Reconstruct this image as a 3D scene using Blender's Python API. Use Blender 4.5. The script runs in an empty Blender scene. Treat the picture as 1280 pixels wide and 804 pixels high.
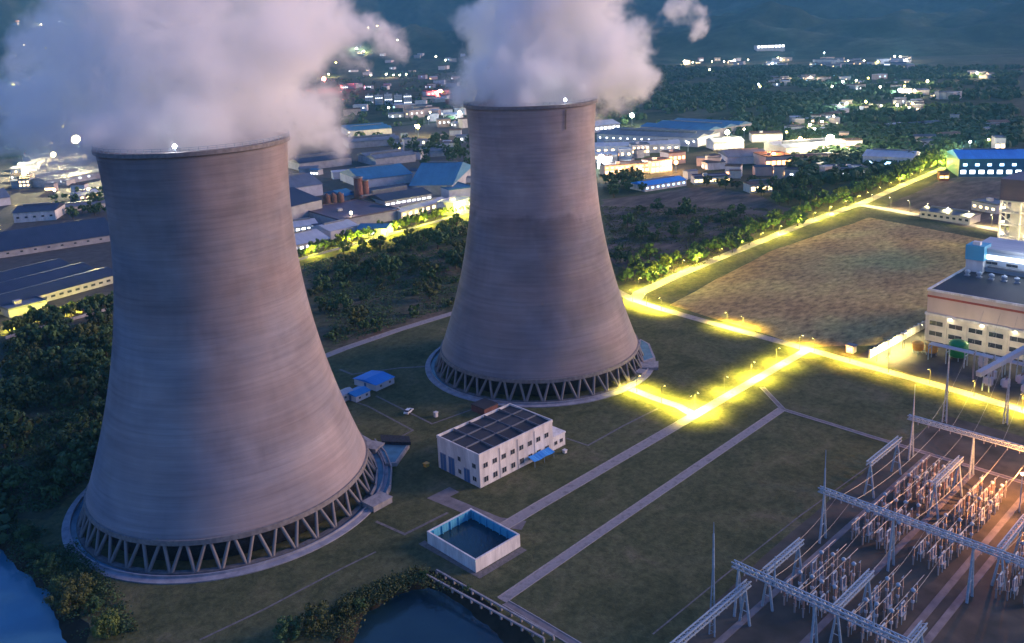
import bpy, bmesh, math, random
import numpy as np
from mathutils import Vector, Matrix, noise
from mathutils.geometry import delaunay_2d_cdt
random.seed(7)
R = math.radians
SC = bpy.context.scene
COL = SC.collection
CAM_H = 132.0
HEAD, PITCH, ROLL, FPX, CX, CY = 0.764002, 0.210659, -0.040607, 1097.07, 644.356, 276.304

# ------------------------------------------------------------------ camera
def _toworld(v):                       # survey frame -> site grid frame (x along the yard roads)
    c, s = math.cos(-HEAD), math.sin(-HEAD)
    return Vector((c*v[0]-s*v[1], s*v[0]+c*v[1], v[2]))
_Rt = Vector((1, 0, 0)); _Up = Vector((0, math.sin(PITCH), math.cos(PITCH))); _Fw = Vector((0, math.cos(PITCH), -math.sin(PITCH)))
_c, _s = math.cos(ROLL), math.sin(ROLL)
RT = _toworld(_c*_Rt + _s*_Up); UP = _toworld(-_s*_Rt + _c*_Up); FW = _toworld(_Fw)
cam = bpy.data.cameras.new('camera'); camo = bpy.data.objects.new('camera', cam); COL.objects.link(camo)
camo.matrix_world = Matrix(((RT.x, UP.x, -FW.x, 0), (RT.y, UP.y, -FW.y, 0), (RT.z, UP.z, -FW.z, CAM_H), (0, 0, 0, 1)))
cam.sensor_width = 36; cam.lens = FPX/1280*36
cam.shift_x = (640-CX)/1280; cam.shift_y = (CY-402)/1280
cam.clip_start = 1; cam.clip_end = 30000
SC.camera = camo
def G(px, py, z=0.0):
    """site position of a surveyed point: where the photograph's pixel meets height z"""
    d = RT*((px-CX)/FPX) + UP*(-(py-CY)/FPX) + FW
    t = (z-CAM_H)/d.z
    return Vector((d.x*t, d.y*t, z))

# ------------------------------------------------------------------ materials
def new_mat(name):
    m = bpy.data.materials.new(name); m.use_nodes = True
    nt = m.node_tree
    return m, nt, nt.nodes['Principled BSDF']
def N(nt, t, **kw):
    n = nt.nodes.new(t)
    for k, v in kw.items(): setattr(n, k, v)
    return n
def ramp(nt, fac, stops):
    r = N(nt, 'ShaderNodeValToRGB'); e = r.color_ramp.elements
    e[0].position, e[0].color = stops[0][0], (*stops[0][1], 1)
    e[1].position, e[1].color = stops[-1][0], (*stops[-1][1], 1)
    for p, c in stops[1:-1]:
        x = e.new(p); x.color = (*c, 1)
    nt.links.new(fac, r.inputs[0]); return r.outputs[0]
def noisy(name, a, b, scale=1.0, rough=.8, detail=5, stretch=(1, 1, 1), bump=0.0, c=None, spec=.3, metal=0, coord='Object', dist=.3, fine=None):
    m, nt, bs = new_mat(name)
    tc = N(nt, 'ShaderNodeTexCoord'); mp = N(nt, 'ShaderNodeMapping'); mp.inputs['Scale'].default_value = stretch
    nt.links.new(tc.outputs[coord], mp.inputs[0])
    n = N(nt, 'ShaderNodeTexNoise'); n.inputs['Scale'].default_value = scale; n.inputs['Detail'].default_value = detail
    n.inputs['Distortion'].default_value = dist
    nt.links.new(mp.outputs[0], n.inputs['Vector'])
    st = [(.3, a), (.7, b)] if c is None else [(.28, a), (.5, b), (.72, c)]
    colr = ramp(nt, n.outputs['Fac'], st)
    if fine:                                  # second, finer mottling
        m2 = N(nt, 'ShaderNodeMapping'); m2.inputs['Scale'].default_value = fine[1]; m2.inputs['Rotation'].default_value = (0, 0, fine[3])
        nt.links.new(tc.outputs[coord], m2.inputs[0])
        n2 = N(nt, 'ShaderNodeTexNoise'); n2.inputs['Scale'].default_value = fine[0]; n2.inputs['Detail'].default_value = 8; n2.inputs['Roughness'].default_value = .65
        nt.links.new(m2.outputs[0], n2.inputs['Vector'])
        k = fine[2]; mx = N(nt, 'ShaderNodeMix', data_type='RGBA', blend_type='MULTIPLY'); mx.inputs[0].default_value = 1
        nt.links.new(colr, mx.inputs[6]); nt.links.new(ramp(nt, n2.outputs['Fac'], [(.3, (1-k, 1-k, 1-k)), (.7, (1+k, 1+k*.95, 1+k*.8))]), mx.inputs[7]); colr = mx.outputs[2]
    nt.links.new(colr, bs.inputs['Base Color'])
    bs.inputs['Roughness'].default_value = rough; bs.inputs['Metallic'].default_value = metal
    bs.inputs['Specular IOR Level'].default_value = spec
    if bump:
        bp = N(nt, 'ShaderNodeBump'); bp.inputs['Strength'].default_value = bump; bp.inputs['Distance'].default_value = .1
        nt.links.new(n.outputs['Fac'], bp.inputs['Height']); nt.links.new(bp.outputs[0], bs.inputs['Normal'])
    return m
def emis(name, col, strength, sample=False):
    m, nt, bs = new_mat(name)
    bs.inputs['Base Color'].default_value = (.3, .3, .3, 1)
    bs.inputs['Emission Color'].default_value = (*col, 1); bs.inputs['Emission Strength'].default_value = strength
    # far windows and bulbs glow; the lamps beside them do the lighting
    m.cycles.emission_sampling = 'AUTO' if sample else 'NONE'
    return m
def ribbed(name, a, b, pitch=.6, rough=.55, metal=0.0, axis='X', dirt=.08):
    """profiled sheet: fine ribs across the sheet, dirt patches"""
    m, nt, bs = new_mat(name)
    tc = N(nt, 'ShaderNodeTexCoord')
    n = N(nt, 'ShaderNodeTexNoise'); n.inputs['Scale'].default_value = dirt; n.inputs['Detail'].default_value = 6
    nt.links.new(tc.outputs['Object'], n.inputs['Vector'])
    w = N(nt, 'ShaderNodeTexWave', bands_direction=axis); w.inputs['Scale'].default_value = .314/pitch; w.inputs['Distortion'].default_value = 0
    nt.links.new(tc.outputs['Object'], w.inputs['Vector'])
    w2 = N(nt, 'ShaderNodeTexNoise'); w2.inputs['Scale'].default_value = .25
    mp = N(nt, 'ShaderNodeMapping'); mp.inputs['Scale'].default_value = (1, .05, 1) if axis == 'X' else (.05, 1, 1)
    nt.links.new(tc.outputs['Object'], mp.inputs[0]); nt.links.new(mp.outputs[0], w2.inputs['Vector'])
    ad = N(nt, 'ShaderNodeMath', operation='ADD'); nt.links.new(n.outputs['Fac'], ad.inputs[0]); nt.links.new(w2.outputs['Fac'], ad.inputs[1])
    hf = N(nt, 'ShaderNodeMath', operation='MULTIPLY'); hf.inputs[1].default_value = .5; nt.links.new(ad.outputs[0], hf.inputs[0])
    nt.links.new(ramp(nt, hf.outputs[0], [(.35, a), (.65, b)]), bs.inputs['Base Color'])
    bp = N(nt, 'ShaderNodeBump'); bp.inputs['Strength'].default_value = .5; bp.inputs['Distance'].default_value = .08
    nt.links.new(w.outputs['Fac'], bp.inputs['Height']); nt.links.new(bp.outputs[0], bs.inputs['Normal'])
    bs.inputs['Roughness'].default_value = rough; bs.inputs['Metallic'].default_value = metal
    return m

M = {}
def shell_material(lo, hi):
    m, nt, bs = new_mat('tower_concrete')
    tc = N(nt, 'ShaderNodeTexCoord')
    sp = N(nt, 'ShaderNodeSeparateXYZ'); nt.links.new(tc.outputs['Object'], sp.inputs[0])
    at = N(nt, 'ShaderNodeMath', operation='ARCTAN2'); nt.links.new(sp.outputs[1], at.inputs[0]); nt.links.new(sp.outputs[0], at.inputs[1])
    si = N(nt, 'ShaderNodeMath', operation='SINE'); nt.links.new(at.outputs[0], si.inputs[0])
    co = N(nt, 'ShaderNodeMath', operation='COSINE'); nt.links.new(at.outputs[0], co.inputs[0])
    def ring(rad, zs, scale, detail, rnd, dist=.0):
        cb = N(nt, 'ShaderNodeCombineXYZ')
        for k, src, f in ((0, co.outputs[0], rad), (1, si.outputs[0], rad), (2, sp.outputs[2], zs)):
            mu = N(nt, 'ShaderNodeMath', operation='MULTIPLY'); mu.inputs[1].default_value = f
            nt.links.new(src, mu.inputs[0]); nt.links.new(mu.outputs[0], cb.inputs[k])
        n = N(nt, 'ShaderNodeTexNoise'); n.inputs['Scale'].default_value = scale; n.inputs['Detail'].default_value = detail
        n.inputs['Roughness'].default_value = rnd; n.inputs['Distortion'].default_value = dist
        nt.links.new(cb.outputs[0], n.inputs['Vector']); return n.outputs['Fac']
    lifts = ring(1.2, .8, 1.0, 7, .62)          # casting lifts: thin level bands that break up round the shell
    broad = ring(1.7, .075, 1.0, 4, .5, .5)     # big clouds of weathering
    runs = ring(14, .018, 1.0, 6, .6)            # rain runs, upright
    joint = N(nt, 'ShaderNodeMath', operation='PINGPONG'); joint.inputs[1].default_value = .75
    nt.links.new(sp.outputs[2], joint.inputs[0])
    jl = N(nt, 'ShaderNodeMath', operation='LESS_THAN'); jl.inputs[1].default_value = .06; nt.links.new(joint.outputs[0], jl.inputs[0])
    def mixf(a, b, f):
        mx = N(nt, 'ShaderNodeMix'); mx.inputs[0].default_value = f
        nt.links.new(a, mx.inputs[2]); nt.links.new(b, mx.inputs[3]); return mx.outputs[0]
    f = mixf(mixf(lifts, broad, .60), runs, .10)
    col = ramp(nt, f, [(.34, (.195, .172, .176)), (.46, (.255, .228, .230)), (.56, (.31, .278, .276)), (.68, (.39, .352, .348))])
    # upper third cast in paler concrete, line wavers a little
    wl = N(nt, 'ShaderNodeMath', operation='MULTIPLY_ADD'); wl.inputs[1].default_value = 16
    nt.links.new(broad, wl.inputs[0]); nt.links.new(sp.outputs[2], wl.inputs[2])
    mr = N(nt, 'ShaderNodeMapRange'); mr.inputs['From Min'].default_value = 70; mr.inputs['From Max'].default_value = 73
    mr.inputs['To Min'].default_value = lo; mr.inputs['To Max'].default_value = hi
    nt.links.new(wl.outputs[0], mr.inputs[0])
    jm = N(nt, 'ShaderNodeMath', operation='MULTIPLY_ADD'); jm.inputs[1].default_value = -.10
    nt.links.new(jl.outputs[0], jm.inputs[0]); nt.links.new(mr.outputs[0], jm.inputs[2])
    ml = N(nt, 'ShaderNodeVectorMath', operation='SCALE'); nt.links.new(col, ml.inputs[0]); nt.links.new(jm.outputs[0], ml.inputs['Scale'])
    # blue and pink of the evening light put into the colour as drifting tints
    hue = ramp(nt, ring(.9, .05, 1.0, 3, .5, .3), [(.36, (.88, .94, 1.06)), (.5, (.98, .97, 1.01)), (.64, (1.08, .99, .99))])
    mh = N(nt, 'ShaderNodeMix', data_type='RGBA', blend_type='MULTIPLY'); mh.inputs[0].default_value = 1
    nt.links.new(ml.outputs[0], mh.inputs[6]); nt.links.new(hue, mh.inputs[7])
    nt.links.new(mh.outputs[2], bs.inputs['Base Color'])
    bs.inputs['Roughness'].default_value = .85; bs.inputs['Specular IOR Level'].default_value = .25
    bp = N(nt, 'ShaderNodeBump'); bp.inputs['Strength'].default_value = .35; bp.inputs['Distance'].default_value = .15
    nt.links.new(lifts, bp.inputs['Height']); nt.links.new(bp.outputs[0], bs.inputs['Normal'])
    return m
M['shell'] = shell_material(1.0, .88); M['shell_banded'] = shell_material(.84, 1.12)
M['concrete'] = noisy('concrete', (.22, .21, .22), (.38, .36, .36), .6, .85, stretch=(1, 1, .4), bump=.2)
M['dark_concrete'] = noisy('dark_concrete', (.09, .09, .10), (.17, .165, .17), .7, .9)
M['leg_concrete'] = noisy('leg_concrete', (.15, .14, .145), (.25, .235, .235), .9, .8)
M['fill'] = noisy('fill_pack', (.012, .014, .02), (.04, .045, .06), 1.5, .8, stretch=(1, 1, 3))
M['road'] = noisy('road_concrete', (.17, .155, .16), (.30, .275, .28), .5, .85, c=(.24, .22, .225), bump=.1)
M['lane'] = noisy('lane_concrete', (.13, .12, .13), (.24, .22, .225), .35, .9)
M['kerb'] = noisy('kerb_stone', (.25, .24, .24), (.36, .34, .34), 1.2, .85)
M['path'] = noisy('path_slabs', (.11, .105, .10), (.20, .185, .18), 1.0, .9)
def ground_material():
    m, nt, bs = new_mat('turf')
    tc = N(nt, 'ShaderNodeTexCoord')
    def nz(scale, detail, stretch=(1, 1, 1), dist=.4, rough=.55):
        mp = N(nt, 'ShaderNodeMapping'); mp.inputs['Scale'].default_value = stretch
        nt.links.new(tc.outputs['Object'], mp.inputs[0])
        n = N(nt, 'ShaderNodeTexNoise'); n.inputs['Scale'].default_value = scale; n.inputs['Detail'].default_value = detail
        n.inputs['Distortion'].default_value = dist; n.inputs['Roughness'].default_value = rough
        nt.links.new(mp.outputs[0], n.inputs['Vector']); return n.outputs['Fac']
    near = ramp(nt, nz(.06, 9, dist=.8, rough=.62), [(.28, (.050, .060, .030)), (.45, (.082, .092, .046)), (.58, (.108, .112, .058)), (.75, (.150, .132, .085))])
    fine = ramp(nt, nz(.45, 8, rough=.75), [(.3, (.50, .52, .50)), (.7, (1.45, 1.42, 1.35))])
    m1 = N(nt, 'ShaderNodeMix', data_type='RGBA', blend_type='MULTIPLY'); m1.inputs[0].default_value = 1
    nt.links.new(near, m1.inputs[6]); nt.links.new(fine, m1.inputs[7])
    # far plain: a patchwork of plots
    mp = N(nt, 'ShaderNodeMapping'); mp.inputs['Scale'].default_value = (1, 2.1, 1); mp.inputs['Rotation'].default_value = (0, 0, .3)
    nt.links.new(tc.outputs['Object'], mp.inputs[0])
    vo = N(nt, 'ShaderNodeTexVoronoi', distance='CHEBYCHEV'); vo.inputs['Scale'].default_value = .0065; nt.links.new(mp.outputs[0], vo.inputs['Vector'])
    sv = N(nt, 'ShaderNodeSeparateColor'); nt.links.new(vo.outputs['Color'], sv.inputs[0])
    far = ramp(nt, sv.outputs[0], [(0, (.018, .03, .02)), (.3, (.03, .045, .028)), (.5, (.045, .06, .035)), (.7, (.065, .06, .045)), (.85, (.035, .05, .03)), (1, (.08, .085, .06))])
    m2 = N(nt, 'ShaderNodeMix', data_type='RGBA', blend_type='MULTIPLY'); m2.inputs[0].default_value = 1
    nt.links.new(far, m2.inputs[6]); nt.links.new(ramp(nt, nz(.03, 8), [(.3, (.5, .55, .5)), (.7, (1.4, 1.35, 1.3))]), m2.inputs[7])
    # beyond the works the plots take over
    sp = N(nt, 'ShaderNodeVectorMath', operation='LENGTH'); nt.links.new(tc.outputs['Object'], sp.inputs[0])
    mr = N(nt, 'ShaderNodeMapRange'); mr.inputs['From Min'].default_value = 640; mr.inputs['From Max'].default_value = 760
    nt.links.new(sp.outputs['Value'], mr.inputs[0])
    m3 = N(nt, 'ShaderNodeMix', data_type='RGBA'); nt.links.new(mr.outputs[0], m3.inputs[0])
    nt.links.new(m1.outputs[2], m3.inputs[6]); nt.links.new(m2.outputs[2], m3.inputs[7])
    nt.links.new(m3.outputs[2], bs.inputs['Base Color']); bs.inputs['Roughness'].default_value = .95; bs.inputs['Specular IOR Level'].default_value = .1
    bp = N(nt, 'ShaderNodeBump'); bp.inputs['Strength'].default_value = .6; bp.inputs['Distance'].default_value = .25
    nt.links.new(nz(1.1, 6), bp.inputs['Height']); nt.links.new(bp.outputs[0], bs.inputs['Normal'])
    return m
M['turf'] = ground_material()
M['plough'] = noisy('ploughed_earth', (.26, .165, .085), (.38, .27, .12), .02, .95, 9, (1, 1.3, 1), .5, c=(.48, .40, .15), spec=.1, dist=.3, fine=(.22, (.8, 1.7, 1), .62, .9))  # golden light on the field is partly put into this earth colour
M['fallow'] = noisy('fallow_earth', (.055, .05, .052), (.105, .085, .08), .03, .95, 8, (1, 2, 1), .5, c=(.15, .12, .10), spec=.1, dist=.3, fine=(.12, (.5, 1.5, 1), .5, .2))
M['scrubland'] = noisy('scrub_soil', (.04, .052, .032), (.075, .08, .05), .03, .95, 8, spec=.1, c=(.16, .115, .09), fine=(.25, (1, 1, 1), .5, 0))
M['gravel'] = noisy('yard_gravel', (.048, .048, .040), (.085, .078, .066), .12, .95, 9, c=(.13, .115, .09), bump=.4, spec=.1)
M['asphalt'] = noisy('yard_asphalt', (.045, .043, .045), (.085, .08, .08), .2, .9, 7)
M['mud'] = noisy('bank_mud', (.022, .02, .014), (.05, .042, .03), .3, .95, 7, bump=.5, spec=.1)
def water_material(k=1.0):
    m, nt, bs = new_mat('pond_water')
    bs.inputs['Base Color'].default_value = (.018, .05, .075, 1); bs.inputs['Roughness'].default_value = .12
    tc = N(nt, 'ShaderNodeTexCoord'); n = N(nt, 'ShaderNodeTexNoise'); n.inputs['Scale'].default_value = .8; n.inputs['Detail'].default_value = 4
    nt.links.new(tc.outputs['Object'], n.inputs['Vector'])
    bp = N(nt, 'ShaderNodeBump'); bp.inputs['Strength'].default_value = .35; bp.inputs['Distance'].default_value = .12
    nt.links.new(n.outputs['Fac'], bp.inputs['Height']); nt.links.new(bp.outputs[0], bs.inputs['Normal'])
    n2 = N(nt, 'ShaderNodeTexNoise'); n2.inputs['Scale'].default_value = .05; n2.inputs['Detail'].default_value = 6; nt.links.new(tc.outputs['Object'], n2.inputs['Vector'])
    nt.links.new(ramp(nt, n2.outputs['Fac'], [(.3, (.02*k, .075*k, .125*k)), (.7, (.04*k, .13*k, .18*k))]), bs.inputs['Base Color'])
    return m
M['water'] = water_material(1.9); M['pond'] = water_material(.38)  # first one lightened in its colour to stand for reflected sky
M['hill'] = noisy('wooded_hillside', (.010, .02, .014), (.030, .046, .026), .0035, .95, 12, spec=.05, c=(.075, .085, .05), dist=.4, fine=(.02, (1, 1, 1), .6, 0))
def leafmat(name, a, b, c):
    m = noisy(name, a, b, .45, .75, 4, c=c, spec=.15)
    return m
M['leaf_dark'] = leafmat('leaf_dark', (.026, .055, .027), (.045, .09, .04), (.075, .13, .06))
M['leaf_mid'] = leafmat('leaf_mid', (.038, .08, .034), (.065, .125, .05), (.10, .17, .07))
M['leaf_olive'] = leafmat('leaf_olive', (.045, .06, .026), (.075, .095, .036), (.105, .125, .05))
M['leaf_lime'] = leafmat('leaf_lime', (.07, .10, .03), (.11, .155, .042), (.15, .20, .06))
M['bark'] = noisy('bark', (.05, .04, .03), (.10, .08, .06), 2, .9)
M['white_wall'] = noisy('white_render', (.50, .48, .48), (.78, .76, .75), .35, .8, 8, (1, 1, .22), fine=(1.6, (1, 1, .15), .14, 0))
M['dark_roof'] = noisy('bitumen_roof', (.025, .028, .038), (.055, .058, .07), .12, .7, 7, (.25, 1, 1))
M['glass'] = noisy('dark_window_glass', (.02, .025, .035), (.05, .06, .08), 1, .15, spec=.6)
M['blue_sheet'] = ribbed('blue_sheet', (.02, .20, .50), (.03, .28, .62), .5)
M['blue_door'] = ribbed('blue_door_sheet', (.06, .14, .30), (.08, .18, .36), .35)
M['steel'] = noisy('galvanised_steel', (.27, .36, .44), (.42, .52, .60), 1.5, .5, metal=.15)  # bluish base colour stands in for sky reflected by the zinc
M['porcelain'] = noisy('porcelain', (.16, .10, .085), (.30, .20, .17), 2, .35)
M['porcelain_grey'] = noisy('porcelain_grey', (.24, .23, .26), (.36, .35, .38), 2, .4)
M['lamp_paint'] = noisy('dark_lamp_paint', (.05, .05, .05), (.08, .08, .08), 2, .6)
M['wire'] = noisy('conductor', (.25, .26, .28), (.4, .4, .42), 4, .5, metal=.6)
M['beige'] = noisy('beige_cladding', (.50, .40, .34), (.62, .50, .43), .15, .7, 6, (1, 1, .3))
M['redstripe'] = noisy('red_stripe_paint', (.30, .07, .05), (.38, .10, .07), 1, .6)
M['cream'] = noisy('cream_wall', (.50, .47, .42), (.66, .62, .56), .3, .8)
M['pale_blue_clad'] = ribbed('pale_blue_cladding', (.38, .45, .55), (.48, .55, .64), 1.2)
M['cyan_clad'] = ribbed('cyan_cladding', (.06, .32, .50), (.10, .42, .60), 1.0)
M['green_paint'] = noisy('green_tank_paint', (.01, .19, .055), (.02, .28, .09), .5, .4)
M['orange_paint'] = noisy('orange_tank_paint', (.60, .30, .05), (.75, .42, .08), .8, .45)
M['grey_wall'] = noisy('grey_wall', (.26, .26, .29), (.40, .40, .43), .2, .85)
M['pale_wall'] = noisy('pale_wall', (.48, .48, .52), (.66, .66, .69), .2, .85)
M['pink_wall'] = noisy('pink_wall', (.46, .34, .30), (.58, .45, .40), .2, .85)
M['rust'] = noisy('rusty_plate', (.09, .045, .04), (.16, .085, .075), .4, .8)
M['brick'] = noisy('red_brickwork', (.13, .055, .05), (.21, .095, .085), .5, .9)
M['navy_roof'] = ribbed('navy_roof_sheet', (.014, .020, .05), (.03, .038, .075), 1.2)
M['blue_roof'] = ribbed('blue_roof_sheet', (.02, .11, .22), (.035, .17, .32), 1.2)
M['bright_blue_roof'] = ribbed('bright_blue_roof_sheet', (.02, .20, .60), (.04, .30, .75), 1.2)
M['grey_roof'] = ribbed('grey_roof_sheet', (.08, .095, .125), (.16, .175, .21), 1.2)
M['pale_roof'] = ribbed('pale_roof_sheet', (.30, .34, .40), (.48, .51, .56), 1.2)
M['brown_roof'] = noisy('brown_tile_roof', (.08, .055, .05), (.15, .10, .085), .8, .85)
M['plum_roof'] = ribbed('plum_roof_sheet', (.06, .045, .075), (.11, .08, .11), 1.2)
M['car_paint'] = noisy('white_car_paint', (.70, .72, .74), (.8, .82, .84), 1, .25)
M['rubber'] = noisy('rubber', (.02, .02, .02), (.03, .03, .03), 3, .8)
M['win_warm'] = emis('lit_window_warm', (1, .66, .28), 1.9)
M['win_white'] = emis('lit_window_white', (.85, .93, 1), 1.5)
M['win_blue'] = emis('lit_window_blue', (.35, .65, 1), 1.6)
M['win_orange'] = emis('lit_window_orange', (1, .38, .12), 1.8)
M['bulb_yellow'] = emis('sodium_lamp', (1, .78, .16), 12)
M['bulb_white'] = emis('white_lamp', (.92, .96, 1), 14)
M['bulb_warm'] = emis('warm_lamp', (1, .84, .5), 14)
M['bulb_blaze'] = emis('blazing_lamp', (1, .72, .28), 260)
M['bulb_red'] = emis('red_lamp', (1, .08, .07), 150)
M['bulb_orange'] = emis('orange_lamp', (1, .42, .12), 14)

# ------------------------------------------------------------------ mesh helpers
class MB:
    def __init__(s): s.v = []; s.f = []
    def add(s, vs, fs):
        k = len(s.v); s.v += [tuple(x) for x in vs]; s.f += [tuple(i+k for i in f) for f in fs]; return s
    def box(s, x0, x1, y0, y1, z0, z1):
        return s.add([(x0,y0,z0),(x1,y0,z0),(x1,y1,z0),(x0,y1,z0),(x0,y0,z1),(x1,y0,z1),(x1,y1,z1),(x0,y1,z1)],
                     [(0,3,2,1),(4,5,6,7),(0,1,5,4),(1,2,6,5),(2,3,7,6),(3,0,4,7)])
    def bar(s, a, b, w, d=None):
        """square bar from a to b"""
        a, b = Vector(a), Vector(b); d = d or w
        t = (b-a).normalized(); up = Vector((0, 0, 1)) if abs(t.z) < .95 else Vector((1, 0, 0))
        x = t.cross(up).normalized()*w/2; y = x.cross(t).normalized()*d/2
        vs = [a-x-y, a+x-y, a+x+y, a-x+y, b-x-y, b+x-y, b+x+y, b-x+y]
        return s.add(vs, [(0,3,2,1),(4,5,6,7),(0,1,5,4),(1,2,6,5),(2,3,7,6),(3,0,4,7)])
    def tube(s, a, b, r0, r1=None, n=8):
        a, b = Vector(a), Vector(b); r1 = r0 if r1 is None else r1
        t = (b-a).normalized(); up = Vector((0, 0, 1)) if abs(t.z) < .95 else Vector((1, 0, 0))
        x = t.cross(up).normalized(); y = x.cross(t).normalized()
        vs = [a + (x*math.cos(2*math.pi*i/n)+y*math.sin(2*math.pi*i/n))*r0 for i in range(n)] + \
             [b + (x*math.cos(2*math.pi*i/n)+y*math.sin(2*math.pi*i/n))*r1 for i in range(n)]
        fs = [(i, (i+1) % n, n+(i+1) % n, n+i) for i in range(n)] + [tuple(range(n-1, -1, -1)), tuple(range(n, 2*n))]
        return s.add(vs, fs)
    def lathe(s, prof, n=24, c=(0, 0, 0), cap=True, closed=False):
        vs = []; fs = []; m = len(prof)
        for r, z in prof:
            for i in range(n):
                a = 2*math.pi*i/n; vs.append((c[0]+r*math.cos(a), c[1]+r*math.sin(a), c[2]+z))
        for k in range(m if closed else m-1):
            k2 = (k+1) % m
            for i in range(n):
                j = (i+1) % n; fs.append((k*n+i, k*n+j, k2*n+j, k2*n+i))
        if cap and not closed:
            fs.append(tuple(range(n-1, -1, -1))); fs.append(tuple((m-1)*n+i for i in range(n)))
        return s.add(vs, fs)
    def poly(s, pts, z0, z1=None):
        """flat polygon at z0, or prism z0..z1"""
        n = len(pts)
        if z1 is None: return s.add([(p[0], p[1], z0) for p in pts], [tuple(range(n))])
        return s.add([(p[0], p[1], z0) for p in pts]+[(p[0], p[1], z1) for p in pts],
                     [tuple(range(n-1, -1, -1)), tuple(range(n, 2*n))]+[(i, (i+1) % n, n+(i+1) % n, n+i) for i in range(n)])
    def mesh(s, name, mat, smooth=False, recalc=True):
        me = bpy.data.meshes.new(name); me.from_pydata(s.v, [], s.f)
        if recalc:
            bm = bmesh.new(); bm.from_mesh(me); bmesh.ops.recalc_face_normals(bm, faces=bm.faces); bm.to_mesh(me); bm.free()
        me.materials.append(M[mat] if isinstance(mat, str) else mat)
        if smooth: me.polygons.foreach_set('use_smooth', [True]*len(me.polygons))
        me.update(); return me
def put(name, me, parent=None, loc=(0, 0, 0), rz=0, scale=None, label=None):
    o = bpy.data.objects.new(name, me); COL.objects.link(o)
    if parent is not None: o.parent = parent
    o.location = loc; o.rotation_euler = (0, 0, rz)
    if scale: o.scale = scale
    if label: o['label'] = label
    return o
def tag(o, label, cat=None, group=None, kind=None):
    if label: o['label'] = label
    if cat: o['category'] = cat
    if group: o['group'] = group
    if kind: o['kind'] = kind
    return o
def thing(name, label, cat, loc=(0, 0, 0), rz=0, group=None):
    return tag(put(name, None, None, loc, rz), label, cat, group)
def part(name, mb, mat, parent, smooth=False, **kw):
    return put(name, mb.mesh(name, mat, smooth), parent, **kw)
def struct(name, mb, mat, label=None, smooth=False, recalc=True):
    o = put(name, mb.mesh(name, mat, smooth, recalc)); o['kind'] = 'structure'
    if label: o['label'] = label; o['category'] = name.replace('_', ' ')
    return o
def clone(root, loc=None, rz=None, label=None, group=None, scale=None):
    r = root.copy(); COL.objects.link(r)
    if loc is not None: r.location = loc
    if rz is not None: r.rotation_euler = (0, 0, rz)
    if scale is not None: r.scale = scale
    if label: r['label'] = label
    if group: r['group'] = group
    for ch in list(root.children):
        c = ch.copy(); COL.objects.link(c); c.parent = r
        for g in list(ch.children):
            d = g.copy(); COL.objects.link(d); d.parent = c
    return r
def strip(mb, pts, width, z):
    """mitred ribbon along pts"""
    pts = [Vector((p[0], p[1])) for p in pts]; L = []; Rr = []
    for i, p in enumerate(pts):
        d0 = (pts[i]-pts[i-1]).normalized() if i else (pts[1]-pts[0]).normalized()
        d1 = (pts[i+1]-pts[i]).normalized() if i < len(pts)-1 else d0
        n0 = Vector((-d0.y, d0.x)); n1 = Vector((-d1.y, d1.x)); n = (n0+n1).normalized(); k = width/2/max(.4, n.dot(n0))
        L.append(p+n*k); Rr.append(p-n*k)
    vs = [(q.x, q.y, z) for q in L]+[(q.x, q.y, z) for q in Rr]; m = len(pts)
    mb.add(vs, [(i, i+1, m+i+1, m+i) for i in range(m-1)]); return L, Rr
def road(name, label, pts, width, mat='road', z=.03, kerb=True):
    mb = MB(); L, Rr = strip(mb, pts, width, z); o = struct(name, mb, mat, label)
    if kerb:
        k = MB()
        for side in (L, Rr):
            for a, b in zip(side[:-1], side[1:]): k.bar((a.x, a.y, .06), (b.x, b.y, .06), .28, .14)
        part('kerb', k, 'kerb', o)
    return o

# ------------------------------------------------------------------ ground, ponds, hills
def offset(poly, d):
    n = len(poly); out = []
    area = sum(poly[i][0]*poly[(i+1) % n][1]-poly[(i+1) % n][0]*poly[i][1] for i in range(n)); sg = 1 if area > 0 else -1
    for i in range(n):
        a, b, c = Vector(poly[i-1][:2]), Vector(poly[i][:2]), Vector(poly[(i+1) % n][:2])
        t0 = (b-a).normalized(); t1 = (c-b).normalized()
        n0 = Vector((t0.y, -t0.x))*sg; n1 = Vector((t1.y, -t1.x))*sg; m = (n0+n1).normalized()
        out.append(b+m*d/max(.5, m.dot(n0)))
    return out
def wobble(poly, step, amp, seed):
    out = []; n = len(poly)
    for i in range(n):
        a, b = Vector(poly[i][:2]), Vector(poly[(i+1) % n][:2]); k = max(1, int((b-a).length/step)); t = (b-a).normalized()
        for j in range(k):
            p = a.lerp(b, j/k); w = noise.noise(Vector((p.x*.16, p.y*.16, seed)))*amp
            out.append(p+Vector((-t.y, t.x))*w)
    return out
WL = -2.2
river = [G(*p, WL) for p in ((-260, 560), (-40, 655), (12, 700), (30, 713), (52, 731), (66, 752), (76, 775), (84, 800), (100, 860), (-100, 1150), (-700, 1000))]
pond = [G(*p, WL) for p in ((436, 830), (442, 798), (452, 770), (488, 748), (514, 736), (538, 733), (560, 745), (590, 764), (622, 792), (700, 862), (640, 960), (430, 960))]
river_w = wobble(river, 3, 1.6, 1); pond_w = wobble(pond, 2.5, 1.0, 5)
river_t = wobble(offset(river, 4.2), 3, 2.2, 2); pond_t = wobble(offset(pond, 3.6), 2.5, 1.6, 9)
vs, es = [], []
def loop(pts):
    k = len(vs); vs.extend(Vector((p[0], p[1])) for p in pts); es.extend((k+i, k+(i+1) % len(pts)) for i in range(len(pts)))
loop([(-2500, -3000), (9000, -3000), (9000, 9000), (-2500, 9000)]); loop(river_t); loop(pond_t)
hole_a, hole_b = len(vs)-len(pond_t)-len(river_t), len(vs)-len(pond_t)
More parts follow.
